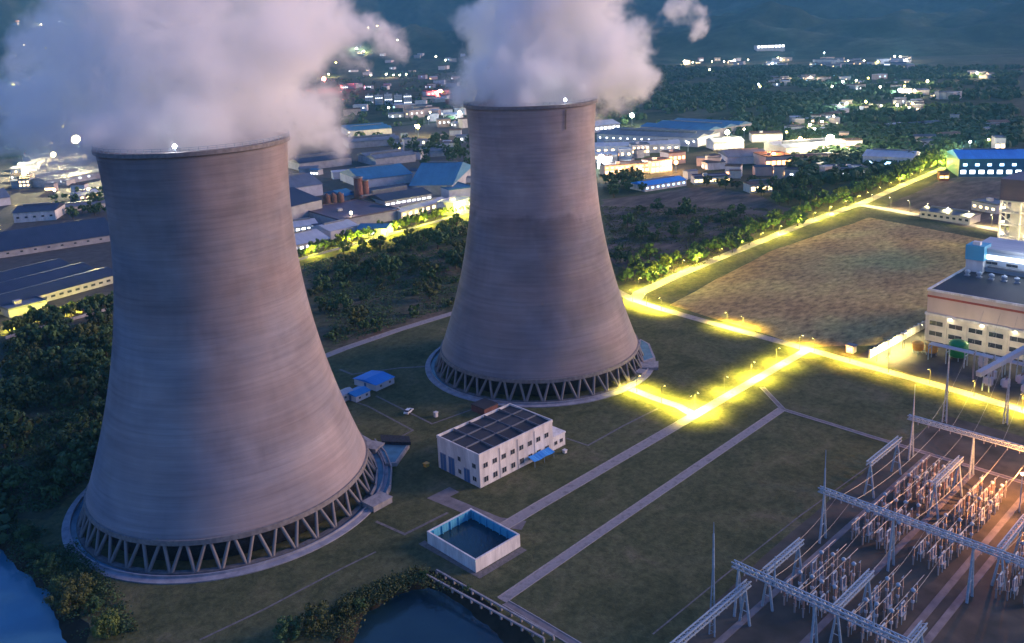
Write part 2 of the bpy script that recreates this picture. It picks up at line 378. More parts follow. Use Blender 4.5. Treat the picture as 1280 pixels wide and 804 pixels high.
ov, oe, of, _, _, _ = delaunay_2d_cdt(vs, es, [], 0, .001)
def inside(p, poly):
    r = False; j = len(poly)-1
    for i in range(len(poly)):
        xi, yi = poly[i][0], poly[i][1]; xj, yj = poly[j][0], poly[j][1]
        if (yi > p[1]) != (yj > p[1]) and p[0] < (xj-xi)*(p[1]-yi)/(yj-yi)+xi: r = not r
        j = i
    return r
fs = []
for f in of:
    c = sum((ov[i] for i in f), Vector((0, 0)))/len(f)
    if not inside(c, river_t) and not inside(c, pond_t): fs.append(f)
gm = MB().add([(v.x, v.y, 0) for v in ov], fs)
struct('ground', gm, 'turf', 'dark turf of the works running out to the plain', recalc=False)
def bank(top, wat, label):
    mb = MB(); n = 160
    def res(poly):
        P = [Vector(p[:2]) for p in poly]; L = [0]
        for i in range(len(P)): L.append(L[-1]+(P[(i+1) % len(P)]-P[i]).length)
        return P, L
    # match each top point to its nearest water point
    k = len(top); W = [Vector(p[:2]) for p in wat]
    vv = [(p.x, p.y, 0) for p in top]; 
    for p in top:
        q = min(W, key=lambda w: (w-p).length); m = (p+q)/2
        vv.append((m.x, m.y, -1.0+noise.noise(Vector((m.x*.3, m.y*.3, 3)))*.7))
    for p in top:
        q = min(W, key=lambda w: (w-p).length); q = q+(q-p)*.6
        vv.append((q.x, q.y, WL-1))
    fs = []
    for r in range(2):
        for i in range(k): j = (i+1) % k; fs.append((r*k+i, r*k+j, (r+1)*k+j, (r+1)*k+i))
    mb.add(vv, fs); o = struct('bank', mb, 'mud', label, True)
bank(river_t, river_w, 'muddy bank of the water in the bottom left corner')
bank(pond_t, pond_w, 'muddy bank of the pond at the bottom edge')
wm = MB(); wm.poly(offset(river, 4), WL); struct('water', wm, 'water', 'blue water in the bottom left corner')
wm = MB(); wm.poly(offset(pond, 3), WL); struct('water', wm, 'pond', 'dark blue pond by the long concrete channel')

def sheet(name, label, px, mat, z, wob=4, step=12):
    pts = wobble([G(*p) for p in px], step, wob, z*100); m = MB(); 
    vv = [Vector((p.x, p.y)) for p in pts]; n = len(vv)
    o_v, _, o_f, _, _, _ = delaunay_2d_cdt(vv, [(i, (i+1) % n) for i in range(n)], [], 1, .001)
    m.add([(v.x, v.y, z) for v in o_v], o_f); return struct(name, m, mat, label, recalc=False)
sheet('field', 'brown ploughed field with stubble coloured golden for the light beside the turbine hall', [(838, 381), (1007, 434), (1100, 432), (1158, 402), (1268, 318), (1246, 302), (1087, 272), (960, 315)], 'plough', .014, 1.5)
sheet('fallow_field', 'dark fallow ground behind the far cooling tower', [(752, 250), (800, 244), (890, 232), (950, 246), (990, 262), (985, 276), (930, 300), (880, 330), (800, 352), (772, 345)], 'fallow', .014, 6)
sheet('fallow_field', 'bare plot beyond the lit crossroads', [(1098, 262), (1175, 226), (1240, 214), (1275, 230), (1250, 292), (1190, 280)], 'fallow', .018, 3)
sheet('scrubland', 'scrub ground between the two cooling towers', [(372, 325), (590, 272), (600, 385), (560, 392), (415, 438), (330, 400)], 'scrubland', .02, 3)
sheet('scrubland', 'scrub ground left of the near cooling tower', [(-120, 455), (170, 380), (170, 560), (110, 600), (60, 650), (-80, 640)], 'scrubland', .022, 4)
sheet('gravel_yard', 'reddish gravel of the switchyard', [(985, 668), (1122, 556), (1182, 520), (1330, 560), (1560, 700), (1300, 980), (760, 880)], 'gravel', .012, .8)
sheet('works_yard', 'dark paved yard in front of the turbine hall', [(1070, 446), (1158, 400), (1420, 470), (1420, 560), (1290, 514)], 'asphalt', .016, .3)
sheet('industrial_ground', 'dark made ground under the factory district', [(-60, 205), (590, 150), (590, 262), (370, 318), (-60, 436)], 'asphalt', .05, 6, 30)

# wooded hills closing the view
def hills(label, d0, depth, hmax, seed, z_scale=.0011):
    mb = MB(); na, nr = 240, 26; a0, a1 = -42, 42
    az0 = math.atan2(FW.y, FW.x)
    vv = []
    for j in range(nr):
        for i in range(na):
            a = az0+R(a0+(a1-a0)*i/(na-1)); d = d0+depth*j/(nr-1); x, y = d*math.cos(a), d*math.sin(a)
            t = j/(nr-1)
            e = min(1, t*1.6)**1.15
            h = hmax*e*(.62+.38*noise.fractal(Vector((x*z_scale, y*z_scale, seed)), 1, 2, 6)*1.2)
            h += 45*e*noise.fractal(Vector((x*.005, y*.005, seed+3)), 1, 2, 5)
            vv.append((x, y, max(h, 0)-2 if j else -6))
    fs = [(j*na+i, j*na+i+1, (j+1)*na+i+1, (j+1)*na+i) for j in range(nr-1) for i in range(na-1)]
    mb.add(vv, fs); struct('hills', mb, 'hill', label, True)
hills('low dark foothills at the edge of the plain', 3300, 1500, 230, 2, .0016)
hills('high blue wooded hills across the top of the view', 4700, 2600, 980, 8)

from mathutils.bvhtree import BVHTree
_hv, _hf = [], []
for ob in [o for o in COL.objects if o.name.startswith('hills')]:
    k = len(_hv); _hv += [v.co.copy() for v in ob.data.vertices]; _hf += [tuple(i+k for i in p.vertices) for p in ob.data.polygons]
HB = BVHTree.FromPolygons(_hv, _hf)
def GH(px, py):
    """where the sight line meets the plain or the hillside"""
    d = (RT*((px-CX)/FPX) + UP*(-(py-CY)/FPX) + FW).normalized()
    h = HB.ray_cast(Vector((0, 0, CAM_H)), d)
    t = -CAM_H/d.z if d.z < 0 else 1e9
    if h[0] is not None and h[3] < t: return h[0]
    return d*t+Vector((0, 0, CAM_H))
# ------------------------------------------------------------------ cooling towers
T1 = _toworld(Vector((-.6711246*CAM_H, 1.8525025*CAM_H, 0))); T2 = _toworld(Vector((.05836175*CAM_H, 2.58922414*CAM_H, 0)))
ZB, ZT, RB, RTOP, RO = 7.0, 105.2, 40.3, 25.4, 46.9
_zs = np.array([0, .2, .45, .7, .88, 1]); _rs = np.array([.30531, .25698, .20721, .19178, .18201, .19258])*CAM_H
_cf = np.polyfit(_zs, _rs, 4)
def tower_r(z): return float(np.polyval(_cf, (z-ZB)/(ZT-ZB)))
FACE = math.atan2(-FW.y, -FW.x)
def cooling_tower(loc, label, ladders, mat):
    t = thing('cooling_tower', label, 'cooling tower', loc)
    m = MB(); n = 144; k = 64; vv = []
    zs = [ZB+(ZT-ZB)*i/k for i in range(k+1)]
    prof = [(tower_r(z), z) for z in zs]+[(tower_r(z)-.9, z) for z in reversed(zs)]
    m.lathe(prof, n, closed=True); part('shell', m, mat, t, True)
    m = MB(); r = tower_r(ZT); m.lathe([(r-1.2, ZT-.2), (r+.75, ZT-.2), (r+.75, ZT+.9), (r-1.2, ZT+.9)], n, closed=True); rim = part('rim', m, 'leg_concrete', t)
    m = MB()
    for i in range(72):
        a = i*2*math.pi/72; c, s = math.cos(a), math.sin(a); m.bar((c*(r+.55), s*(r+.55), ZT+.9), (c*(r+.55), s*(r+.55), ZT+2.0), .08)
        b = (i+1)*2*math.pi/72
        for zz in (1.5, 2.0): m.bar((c*(r+.55), s*(r+.55), ZT+zz), (math.cos(b)*(r+.55), math.sin(b)*(r+.55), ZT+zz), .07)
    part('railing', m, 'steel', rim)
    m = MB(); r = tower_r(ZB); m.lathe([(r-1.3, ZB-.5), (r+.25, ZB-.5), (r+.2, ZB+.9), (r-1.3, ZB+.9)], n, closed=True); part('lower_ring_beam', m, 'leg_concrete', t)
    nv = 42; foot = None
    for i in range(nv):                         # V-shaped raker legs
        a = (i+.35)*2*math.pi/nv; da = math.pi/nv*.80
        for sg in (-1, 1):
            p0 = Vector((42.6*math.cos(a+sg*.006), 42.6*math.sin(a+sg*.006), .25)); p1 = Vector(((r-.5)*math.cos(a+sg*da), (r-.5)*math.sin(a+sg*da), ZB-.3))
            d = p1-p0
            if foot is None:
                b = MB(); b.tube((0, 0, 0), (0, 0, 1), .52, .46, 8); foot = b.mesh('leg', 'leg_concrete', True)
            o = put('leg', foot, t); o.location = p0; o.rotation_mode = 'QUATERNION'
            o.rotation_quaternion = d.to_track_quat('Z', 'Y'); o.scale = (1, 1, d.length)
    m = MB()
    m.lathe([(41.6, -.1), (43.4, -.1), (43.2, .45), (41.8, .45)], n, closed=True); part('footing_ring', m, 'dark_concrete', t)
    m = MB(); m.lathe([(37.6, .3), (37.6, 8.5), (36.5, 8.5), (36.5, .3)], 96, closed=True); part('fill_pack', m, 'fill', t, True)
    m = MB(); m.lathe([(43.4, .02), (44.9, .16)], n, cap=False); part('basin_water', m, 'basin', t)
    m = MB(); m.lathe([(44.9, -.1), (44.9, 1.05), (45.25, 1.05), (45.25, .42), (RO+.25, .30), (RO+.25, -.1)], n, closed=True); part('apron', m, 'apron', t)
    for da, w in ladders:
        m = MB(); a = FACE+da
        for i in range(40):
            z0, z1 = ZT-1-i*2.4, ZT-1-(i+1)*2.4
            if z1 < 96: break
            q = [(tower_r(z)+.28) for z in (z0, z1)]
            for off in (-w, w):
                m.bar(((q[0])*math.cos(a)-off*math.sin(a), q[0]*math.sin(a)+off*math.cos(a), z0), ((q[1])*math.cos(a)-off*math.sin(a), q[1]*math.sin(a)+off*math.cos(a), z1), .14)
            for e in range(4):
                z = z0-e*.6; rr = tower_r(z)+.28
                m.bar((rr*math.cos(a)-w*math.sin(a), rr*math.sin(a)+w*math.cos(a), z), (rr*math.cos(a)+w*math.sin(a), rr*math.sin(a)-w*math.cos(a), z), .07)
        part('ladder', m, 'dark_concrete', t)
    return t
M['apron'] = noisy('apron_concrete', (.20, .20, .24), (.34, .34, .38), .4, .8)
M['basin'] = noisy('basin_water', (.05, .13, .20), (.09, .22, .32), .3, .25)
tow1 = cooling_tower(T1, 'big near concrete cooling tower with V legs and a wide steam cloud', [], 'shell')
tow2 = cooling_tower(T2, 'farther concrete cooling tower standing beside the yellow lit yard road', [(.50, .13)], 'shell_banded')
tow1.rotation_euler.z = R(13)

def point(loc, col, energy, radius=.4, parent=None, spot=None):
    l = bpy.data.lights.new('lamp_light', 'SPOT' if spot else 'POINT'); l.color = col; l.energy = energy; l.shadow_soft_size = radius
    if spot: l.spot_size = R(spot); l.spot_blend = .6
    o = bpy.data.objects.new('lamp_light', l); COL.objects.link(o); o.location = loc
    if parent is not None: o.parent = parent
    return o
def rim_light(tower, da, label):
    r = tower_r(ZT); a = FACE+da-tower.rotation_euler.z
    t = thing('warning_light', label, 'warning light', tower.location+Vector((0, 0, 0)))
    t.location = tower.location+Vector((r*math.cos(FACE+da), r*math.sin(FACE+da), ZT+.9))
    b = MB(); b.tube((0, 0, 0), (0, 0, 1.1), .12); part('post', b, 'steel', t)
    b = MB(); b.lathe([(.05, 1.1), (.42, 1.25), (.5, 1.6), (.3, 2.0), (.05, 2.1)], 12); part('bulb', b, 'bulb_white', t)
    point((0, 0, 2.6), (.9, .95, 1), 220, .3, t)
rim_light(tow1, .16, 'white lamp on the rim of the near cooling tower')
rim_light(tow2, .50, 'white lamp on the rim of the far cooling tower')

# ------------------------------------------------------------------ lamps
YEL = (1.0, .78, .085); WARM = (1, .72, .38); WHT = (.82, .92, 1.0); ORG = (1, .36, .08); REDC = (1, .06, .05)
def lamp_proto(h, arm, bulb, bsize, mat='lamp_paint'):
    t = thing('street_lamp', 'lamp', 'street lamp')
    b = MB(); b.tube((0, 0, 0), (0, 0, h), .10, .06, 8); part('pole', b, mat, t)
    b = MB(); b.tube((0, 0, h), (arm, 0, h+.35), .07, .05, 6); part('arm', b, mat, t)
    b = MB(); b.box(arm-.45, arm+.55, -.2, .2, h+.3, h+.48); hd = part('lamp_head', b, mat, t)
    b = MB(); b.box(arm-.3*bsize, arm+.4*bsize, -.14*bsize, .14*bsize, h+.3-.08*bsize, h+.297); part('lens', b, bulb, hd)
    return t
LAMPS = {}
def street_lamp(x, y, rz, label, group, col=YEL, energy=4000, h=8, bulb='bulb_yellow', bsize=1.0, cone=150):
    key = (h, bulb, bsize)
    if key not in LAMPS:
        t = lamp_proto(h, 1.3, bulb, bsize); LAMPS[key] = t; t.location = (x, y, 0); t.rotation_euler.z = rz; t['label'] = label
        if group: t['group'] = group
    else: t = clone(LAMPS[key], (x, y, 0), rz, label, group)
    if not group and 'group' in t: del t['group']
    c, s = math.cos(rz), math.sin(rz)
    point((x+1.35*c, y+1.35*s, h-.4), col, energy, .5, None, cone)
    return t
EX = 1.75
def lamp_row(a, b, n, label, group, energy, side=0, rz=0, col=YEL, bulb='bulb_yellow', h=8, bsize=1.0, jit=0, cone=150):
    a, b = Vector(a[:2]), Vector(b[:2]); d = (b-a).normalized(); nn = Vector((-d.y, d.x))*side
    for i in range(n):
        p = a.lerp(b, i/max(1, n-1))+nn; rz = math.atan2(-nn.y, -nn.x) if side else rz
        street_lamp(p.x, p.y, rz, label, group, col, energy*(random.uniform(1-jit, 1+jit)), h, bulb, bsize, cone)

# ------------------------------------------------------------------ roads of the works
def W(*p): return [G(*q) for q in p]
road('road', 'pale yard road from the walled basin up to the lit crossing', [(139, 161.6), (160, 162.2), (200, 162.8), (238, 163.3), (262, 163.8), (321.5, 164.6)], 3.6)
road('road', 'second yard road beside the switchyard', [(123.5, 139.0), (160, 140.4), (200, 141.6), (262.5, 143.5)], 2.8)
road('lane', 'double lane from the second yard road to the switchyard corner', [(275, 158.5), (262.5, 143.0), (262.3, 125), (262, 112), (262, 60)], 1.6, 'lane', .024)
road('lane', 'lane along the switchyard gravel', [(123.5, 137.6), (123.8, 128), (124, 116), (124, 80)], 2.0, 'lane', .024)
road('road', 'long yard road running past the turbine hall', [(342, 290), (331, 264), (327.5, 245), (324, 205), (321.5, 164.6), (319, 140), (317, 110), (314, 86), (310, 40)], 4.6, z=.036)
road('road', 'lit road with trees behind the ploughed field', [(331, 262), *[(p.x, p.y) for p in W((800, 366), (850, 343), (905, 320), (960, 298), (1020, 274), (1078, 254), (1130, 231), (1180, 210), (1225, 190))]], 6.5, z=.030)
road('road', 'lit road beyond the far edge of the ploughed field', W((1075, 256), (1120, 264), (1180, 275), (1250, 288), (1330, 303)), 7, z=.040)
road('lane', 'short lit spur towards the far cooling tower', W((868, 519), (848, 508), (815, 497), (782, 484)), 3.4, 'road', .024)
road('road', 'pale road behind the far cooling tower', W((405, 446), (430, 436), (500, 412), (565, 392), (640, 370)), 4.2, z=.028)
road('lane', 'lane bending round the pump house end', W((568, 612), (548, 622), (575, 633), (620, 652), (655, 657)), 4.5, 'lane', .026, kerb=False)
for lb, pts, w in (('thin path from the near tower to the walled basin', ((470, 652), (506, 668), (560, 641)), .9),
                   ('thin path in the grass left of the pump house', ((437, 500), (460, 508), (516, 538), (490, 552)), .8),
                   ('thin path below the blue roofed shed', ((470, 495), (540, 530), (590, 512)), .8),
                   ('thin path from the shed to the far tower', ((425, 462), (440, 468), (500, 460), (537, 458)), 1.2),
                   ('thin path right of the pump house', ((708, 548), (735, 557), (780, 532), (822, 511)), .8),
                   ('faint kerb line across the bottom lawn', ((250, 800), (330, 762), (425, 712), (470, 690)), .6),
                   ('service strip round the walled basin', ((527, 678), (600, 719), (655, 686)), 2.2),
                   ('edge line of the switchyard gravel', ((816, 793), (905, 720), (1000, 645), (1090, 580)), .4)):
    m = MB(); strip(m, W(*pts), w, .05); struct('path', m, 'path', lb)

# lamps along the works roads
lamp_row((319, 166), (243, 165), 5, 'yellow lamp beside the blazing yard road to the crossing', 'lamps along the blazing yard road', 8500*EX, -1.2, jit=.35, h=6.2)
g = W((862, 517), (798, 490)); lamp_row(g[0], g[1], 3, 'yellow lamp on the short spur beside the far tower', 'lamps on the tower spur', 6500*EX, .8, jit=.35, h=6)
g = W((1015, 441), (1275, 514)); lamp_row(g[0], g[1], 6, 'yellow lamp on the road in front of the turbine hall', 'lamps before the turbine hall', 5000*EX, 1.5, col=(1, .68, .07), jit=.5, h=6)
g = W((905, 408), (925, 413)); lamp_row(g[0], g[1], 2, 'yellow lamp by the lit patch at the field corner', 'lamps at the field corner', 4500*EX, 2.4, h=6)
g = W((786, 378), (822, 389)); lamp_row(g[0], g[1], 3, 'yellow lamp at the junction behind the far tower', 'lamps at the junction behind the far tower', 7500*EX, 2.5, h=6)
g = W((806, 363), (860, 340)); lamp_row(g[0], g[1], 4, 'yellow lamp on the tree lined road near the junction', 'lamps on the near end of the tree lined road', 3200*EX, 3.8, h=6, jit=.4, cone=None)
g = W((878, 334), (1078, 254)); lamp_row(g[0], g[1], 10, 'yellow lamp on the tree lined road behind the field', 'lamps on the tree lined road', 3000*EX, 3.4, jit=.8, h=5, cone=None)
g = W((1090, 250), (1180, 210)); lamp_row(g[0], g[1], 8, 'yellow lamp on the far stretch of the tree lined road', 'lamps on the far stretch of road', 3400*EX, 4.5, jit=.8, h=5, cone=None)
g = W((1085, 258), (1262, 291)); lamp_row(g[0], g[1], 8, 'warm lamp on the road beyond the ploughed field', 'lamps beyond the ploughed field', 2600*EX, 5, col=(1, .8, .3), bulb='bulb_warm', jit=.3)

# ------------------------------------------------------------------ pump house
def window(w, h, fr=.09, d=.07, mat='glass', fmat='pale_wall'):
    return (w, h, fr, d, mat, fmat)
def add_window(parent, c, ax, w, h, mat='glass', fmat='cream', sill=True):
    """c = centre on wall face, ax = outward angle"""
    key = ('win', w, h, mat, fmat)
    if key not in LAMPS:
        b = MB(); b.box(0, .05, -w/2, w/2, -h/2, h/2); g1 = b.mesh('pane', mat)
        f = MB(); t = .08
        f.box(-.01, .10, -w/2-t, -w/2, -h/2-t, h/2+t); f.box(-.01, .10, w/2, w/2+t, -h/2-t, h/2+t)
        f.box(-.01, .10, -w/2, w/2, h/2, h/2+t); f.box(-.01, .16, -w/2-.1, w/2+.1, -h/2-t-.06, -h/2); f.box(.05, .09, -.03, .03, -h/2, h/2)
        LAMPS[key] = (g1, f.mesh('window', fmat))
    pane, frame = LAMPS[key]
    o = put('window', frame, parent, c, ax); put('pane', pane, o); return o
ph = thing('pump_house', 'white two storey pump house with a dark roof between the towers', 'pump house', (155.5, 182.0, 0))
m = MB(); m.box(0, 31.5, 0, 19.5, -.2, 10.0); part('wall', m, 'white_wall', ph)
m = MB(); m.box(-.12, 31.62, -.12, .25, 10.0, 10.9); m.box(-.12, 31.62, 19.25, 19.62, 10.0, 10.9); m.box(-.12, .25, .25, 19.25, 10.0, 10.9); m.box(31.25, 31.62, .25, 19.25, 10.0, 10.9)
part('parapet', m, 'white_wall', ph)
m = MB(); m.add([(.25, .25, 10.15), (31.25, .25, 10.15), (31.25, 9.75, 10.75), (.25, 9.75, 10.75), (31.25, 19.25, 10.15), (.25, 19.25, 10.15)], [(0, 1, 2, 3), (3, 2, 4, 5)])
rf = part('roof', m, 'dark_roof', ph)
m = MB()
for x in (6.5, 13, 19.5, 26): m.box(x-.12, x+.12, .4, 19.1, 10.2, 10.95)
m.box(.6, 30.9, 6.4, 6.75, 10.4, 10.98); m.box(.6, 30.9, 12.6, 12.95, 10.4, 10.98)
part('roof_rib', m, 'grey_roof', rf)
for i in range(8):                                             # long side, two rows of windows
    x = 2.4+i*3.75
    for z, h in ((2.1, 1.7), (6.6, 1.5)): add_window(ph, (x, 0, z), -math.pi/2, 1.7, h)
for k, (y, w, h) in enumerate(((2.4, 1.6, 1.4), (5.9, 2.6, 4.4), (9.2, 1.3, 1.4), (13, 2.7, 5.6), (17, 2.7, 5.6))):
    if w > 2:
        m = MB(); m.box(-.1, 0, y-w/2, y+w/2, 0, h); dr = part('door', m, 'blue_door', ph, label='tall grey blue door')
        m = MB(); m.box(-.16, -.1, y-.06, y+.06, 0, h); m.box(-.16, -.1, y-w/2, y+w/2, h-.15, h); part('door_frame', m, 'grey_wall', dr)
    else:
        for z in (2.2, 6.4): add_window(ph, (0, y, z), math.pi, w, h)
m = MB(); m.box(31.5, 37.5, 0.2, 9, -.1, 4.2); m.box(31.5, 37.7, 0.0, 9.2, 4.2, 4.7); part('annexe', m, 'white_wall', ph)
for x in (33, 35.6): add_window(ph, (x, .2, 2.2), -math.pi/2, 1.3, 1.2)
for x in (8.2, 15.8, 23.2): 
    m = MB(); m.tube((x, -.15, .1), (x, -.15, 10.0), .08, .08, 6); part('downpipe', m, 'grey_wall', ph)
aw = thing('awning', 'bright blue sheet awning against the pump house long side', 'awning', (175, 181.8, 0))
m = MB(); vv = []
for j in range(2):
    for i in range(9): vv.append((i*1.15, -.35-j*2.9, 2.7-j*.7+.12*math.cos(i*1.4)))
m.add(vv, [(i, i+1, 10+i, 9+i) for i in range(8)]); m.add([(x, y, z-.08) for x, y, z in vv], [(i, 9+i, 10+i, i+1) for i in range(8)])
part('canopy', m, 'bright_blue_roof', aw)
for x in (.3, 4.6, 8.9): m = MB(); m.tube((x, -3.1, 0), (x, -3.1, 1.95), .06); part('post', m, 'steel', aw)

# walled basin
bs_ = thing('settling_basin', 'open square basin with white outer walls and blue inner walls', 'basin', (126.6, 151.6, 0))
L_, W_ = 15.6, 19.4
m = MB(); t = .45
m.box(0, L_, 0, t, -.1, 3.6); m.box(0, L_, W_-t, W_, -.1, 3.6); m.box(0, t, t, W_-t, -.1, 3.6); m.box(L_-t, L_, t, W_-t, -.1, 3.6)
part('outer_wall', m, 'white_wall', bs_)
m = MB(); a, b = t+.004, .10
m.box(a, L_-a, a, a+b, .2, 3.45); m.box(a, L_-a, W_-a-b, W_-a, .2, 3.45); m.box(a, a+b, a+b, W_-a-b, .2, 3.45); m.box(L_-a-b, L_-a, a+b, W_-a-b, .2, 3.45)
for i in range(7):
    y = 1.6+i*2.7
    if y < W_-1: m.box(L_-a-b-.35, L_-a-b, y-.15, y+.15, .2, 3.3)
for i in range(5):
    x = 1.8+i*2.9; m.box(x-.15, x+.15, W_-a-b-.35, W_-a-b, .2, 3.3)
part('lining', m, 'cyan_clad', bs_)
m = MB(); m.poly([(t, t), (L_-t, t), (L_-t, W_-t), (t, W_-t)], 1.0); part('basin_water', m, 'pond', bs_)

# blue roofed sheds by the near tower
def small_shed(label, px, w, d, h, rz, roof, wall='pale_wall'):
    p = G(*px); t = thing('shed', label, 'shed', (p.x, p.y, 0), rz)
    m = MB(); m.box(-w/2, w/2, -d/2, d/2, -.05, h); part('wall', m, wall, t)
    m = MB(); o = .4; m.add([(-w/2-o, -d/2-o, h), (w/2+o, -d/2-o, h), (w/2+o, 0, h+.9), (-w/2-o, 0, h+.9), (w/2+o, d/2+o, h), (-w/2-o, d/2+o, h)], [(0, 1, 2, 3), (3, 2, 4, 5), (0, 3, 5), (1, 4, 2), (0, 5, 4, 1)])
    part('roof', m, roof, t)
    m = MB(); m.box(-w/2-.06, -w/2, -.6, .6, 0, 2.1); part('door', m, 'blue_door', t)
    for x in (-w/4, w/4): add_window(t, (x, -d/2, h*.55), -math.pi/2, .9, .8)
    return t
small_shed('low shed with a bright blue roof beside the near tower', (468, 480), 9.5, 12.5, 2.6, R(8), 'bright_blue_roof')
small_shed('smaller shed with a darker blue roof against the bright blue one', (447, 497), 7, 6.5, 2.4, R(8), 'blue_sheet')
small_shed('white box shed half hidden by the near tower', (431, 499), 5, 4, 3.0, R(8), 'pale_roof', 'white_wall')
# flume and gate boxes right of the near tower
fl = thing('outlet_flume', 'concrete outlet flume curving beside the near tower legs', 'flume')
m = MB(); pts = W((461, 556), (474, 572), (481, 590), (479, 612), (473, 624))
for off, h in ((-2.2, 1.6), (2.2, 1.6)):
    for i in range(len(pts)-1):
        a, b = pts[i], pts[i+1]; d = (b-a).normalized(); nn = Vector((-d.y, d.x, 0))*off; m.bar(a+nn+Vector((0, 0, .8)), b+nn+Vector((0, 0, .8)), .4, h)
part('side_wall', m, 'concrete', fl)
m = MB(); strip(m, pts, 4.0, .35); part('channel_water', m, 'basin', fl)
def boxthing(name, label, cat, px, sx, sy, h, rz, mat, cap=None, group=None):
    p = G(*px); t = thing(name, label, cat, (p.x, p.y, 0), rz, group)
    m = MB(); m.box(-sx/2, sx/2, -sy/2, sy/2, -.05, h); part('body', m, mat, t)
    m = MB(); m.box(-sx/2-.15, sx/2+.15, -sy/2-.15, sy/2+.15, h, h+.25); part('lid', m, cap or mat, t)
    return t
gb = boxthing('gate_chamber', 'low concrete gate chamber at the foot of the near tower', 'gate chamber', (472, 631), 7, 5, 1.6, R(5), 'concrete')
boxthing('gate_chamber', 'pale gate chamber at the top of the flume', 'gate chamber', (466, 563), 5, 6, 1.8, R(20), 'concrete')
st = thing('screen_chamber', 'wedge shaped water chamber with a dark cover beside the flume', 'screen chamber')
q = W((470, 558), (512, 560), (496, 583), (482, 584)); m = MB(); m.poly(q, -.1, 1.2); part('wall', m, 'concrete', st)
m = MB(); m.poly(offset(q, -.7), 1.21, 1.26); part('water_surface', m, 'basin', st)
q = W((476, 551), (512, 553), (514, 561), (478, 560)); m = MB(); m.poly(q, 1.3, 2.3); part('cover', m, 'fill', st)
# structures at the far tower
boxthing('pump_box', 'dark cabin at the foot of the far cooling tower', 'pump cabin', (606, 513), 6.5, 7, 2.4, 0, 'brick', 'dark_roof')
st = thing('outlet_chamber', 'curved outlet chamber on the right of the far cooling tower', 'outlet chamber')
q = W((800, 428), (812, 434), (819, 452), (800, 458), (797, 446)); m = MB(); m.poly(q, -.1, 1.6); part('wall', m, 'apron', st)
m = MB(); m.poly(offset(q, -.8), 1.61, 1.66); part('water_surface', m, 'basin', st)
m = MB(); m.poly(W((796, 455), (823, 455), (823, 463), (796, 463)), 0.1, 1.2); part('deck', m, 'concrete', st)
boxthing('valve_box', 'small pale box right of the far tower', 'valve box', (801, 469), 4, 3, 1.5, .2, 'concrete')
boxthing('marker_post', 'small orange box on the lawn left of the pump house', 'box', (533, 583), 1.3, 1.3, .9, 0, 'orange_paint')
boxthing('marker_post', 'small white box near the thin path corner', 'box', (545, 521), 1.1, 1.1, 1.6, 0, 'white_wall')
boxthing('valve_box', 'tiny white box right of the pump house annexe', 'valve box', (706, 566), 1.0, 1.0, .8, 0, 'white_wall')
# car on the lawn
def car(px, rz, label, paint='car_paint'):
    p = G(*px); t = thing('parked_car', label, 'car', (p.x, p.y, .02), rz)
    m = MB(); prof = [(-2.2, .35), (2.2, .35), (2.25, .8), (1.3, 1.0), (-2.15, 1.05), (-2.25, .7)]
    m.add([(x, -.88, z) for x, z in prof]+[(x, .88, z) for x, z in prof], [tuple(range(6)), tuple(range(11, 5, -1))]+[(i, 6+i, 6+(i+1) % 6, (i+1) % 6) for i in range(6)])
    part('body', m, paint, t)
    m = MB(); pr = [(-1.9, 1.04), (1.1, 1.0), (.5, 1.5), (-1.5, 1.52)]
    m.add([(x, -.76, z) for x, z in pr]+[(x, .76, z) for x, z in pr], [(0, 1, 2, 3), (7, 6, 5, 4)]+[(i, 4+i, 4+(i+1) % 4, (i+1) % 4) for i in range(4)]); part('cabin', m, 'glass', t)
    m = MB(); m.box(-1.4, .4, -.72, .72, 1.525, 1.57); part('roof', m, paint, t)
    for x in (-1.35, 1.4):
        for y in (-.8, .8): m = MB(); m.tube((x, y-.1, .33), (x, y+.1, .33), .33, .33, 14); part('wheel', m, 'rubber', t)
    for y in (-.6, .6): m = MB(); m.box(2.2, 2.27, y-.18, y+.18, .62, .76); part('headlight', m, 'pale_wall', t)
    return t
car((511, 516), R(25), 'white car parked on the lawn between the two towers')
# long channel edges by the pond
for k, (a, b, lb) in enumerate((((546, 717), (692, 800), 'pale concrete rail along the pond, the one nearer the basin'), ((532, 722), (680, 803), 'pale concrete rail along the pond, the one nearer the water'))):
    p, q = G(*a), G(*b); t = thing('concrete_rail', lb, 'rail'); m = MB(); m.bar((p.x, p.y, 1.0), (q.x, q.y, 1.0), .45, .35); part('beam', m, 'concrete', t)
    n = 12
    for i in range(n+1):
        c = p.lerp(q, i/n); m = MB(); m.box(c.x-.22, c.x+.22, c.y-.22, c.y+.22, -.1, .83); part('post', m, 'concrete', t)

# ------------------------------------------------------------------ switchyard
def truss(m, a, b, w, h, chord=.24, bay=1.7):
    """box truss between a and b (level), w wide, h tall"""
    a, b = Vector(a), Vector(b); d = (b-a); n = max(2, round(d.length/bay)); t = d.normalized(); s = Vector((-t.y, t.x, 0))*w/2; u = Vector((0, 0, h))
    for off in (s, -s, s+u, -s+u): m.bar(a+off, b+off, chord)
    for i in range(n):
        p, q = a+d*i/n, a+d*(i+1)/n
        for o in (s, -s): m.bar(p+o, (p+q)/2+o+u, .13); m.bar((p+q)/2+o+u, q+o, .13)
        m.bar(p+s+u, q-s+u, .11); m.bar(p-s, q+s, .11)
def aframe(m, x, y, h, spread, axis='x', r=.34):
    for s in (-1, 1):
        f = (x+s*spread, y, 0) if axis == 'x' else (x, y+s*spread, 0)
        m.tube(f, (x, y, h), r, r*.7, 8)
    for z in (.35, .62):
        e = spread*(1-z); a = (x-e, y, h*z) if axis == 'x' else (x, y-e, h*z); b = (x+e, y, h*z) if axis == 'x' else (x, y+e, h*z); m.bar(a, b, .14)
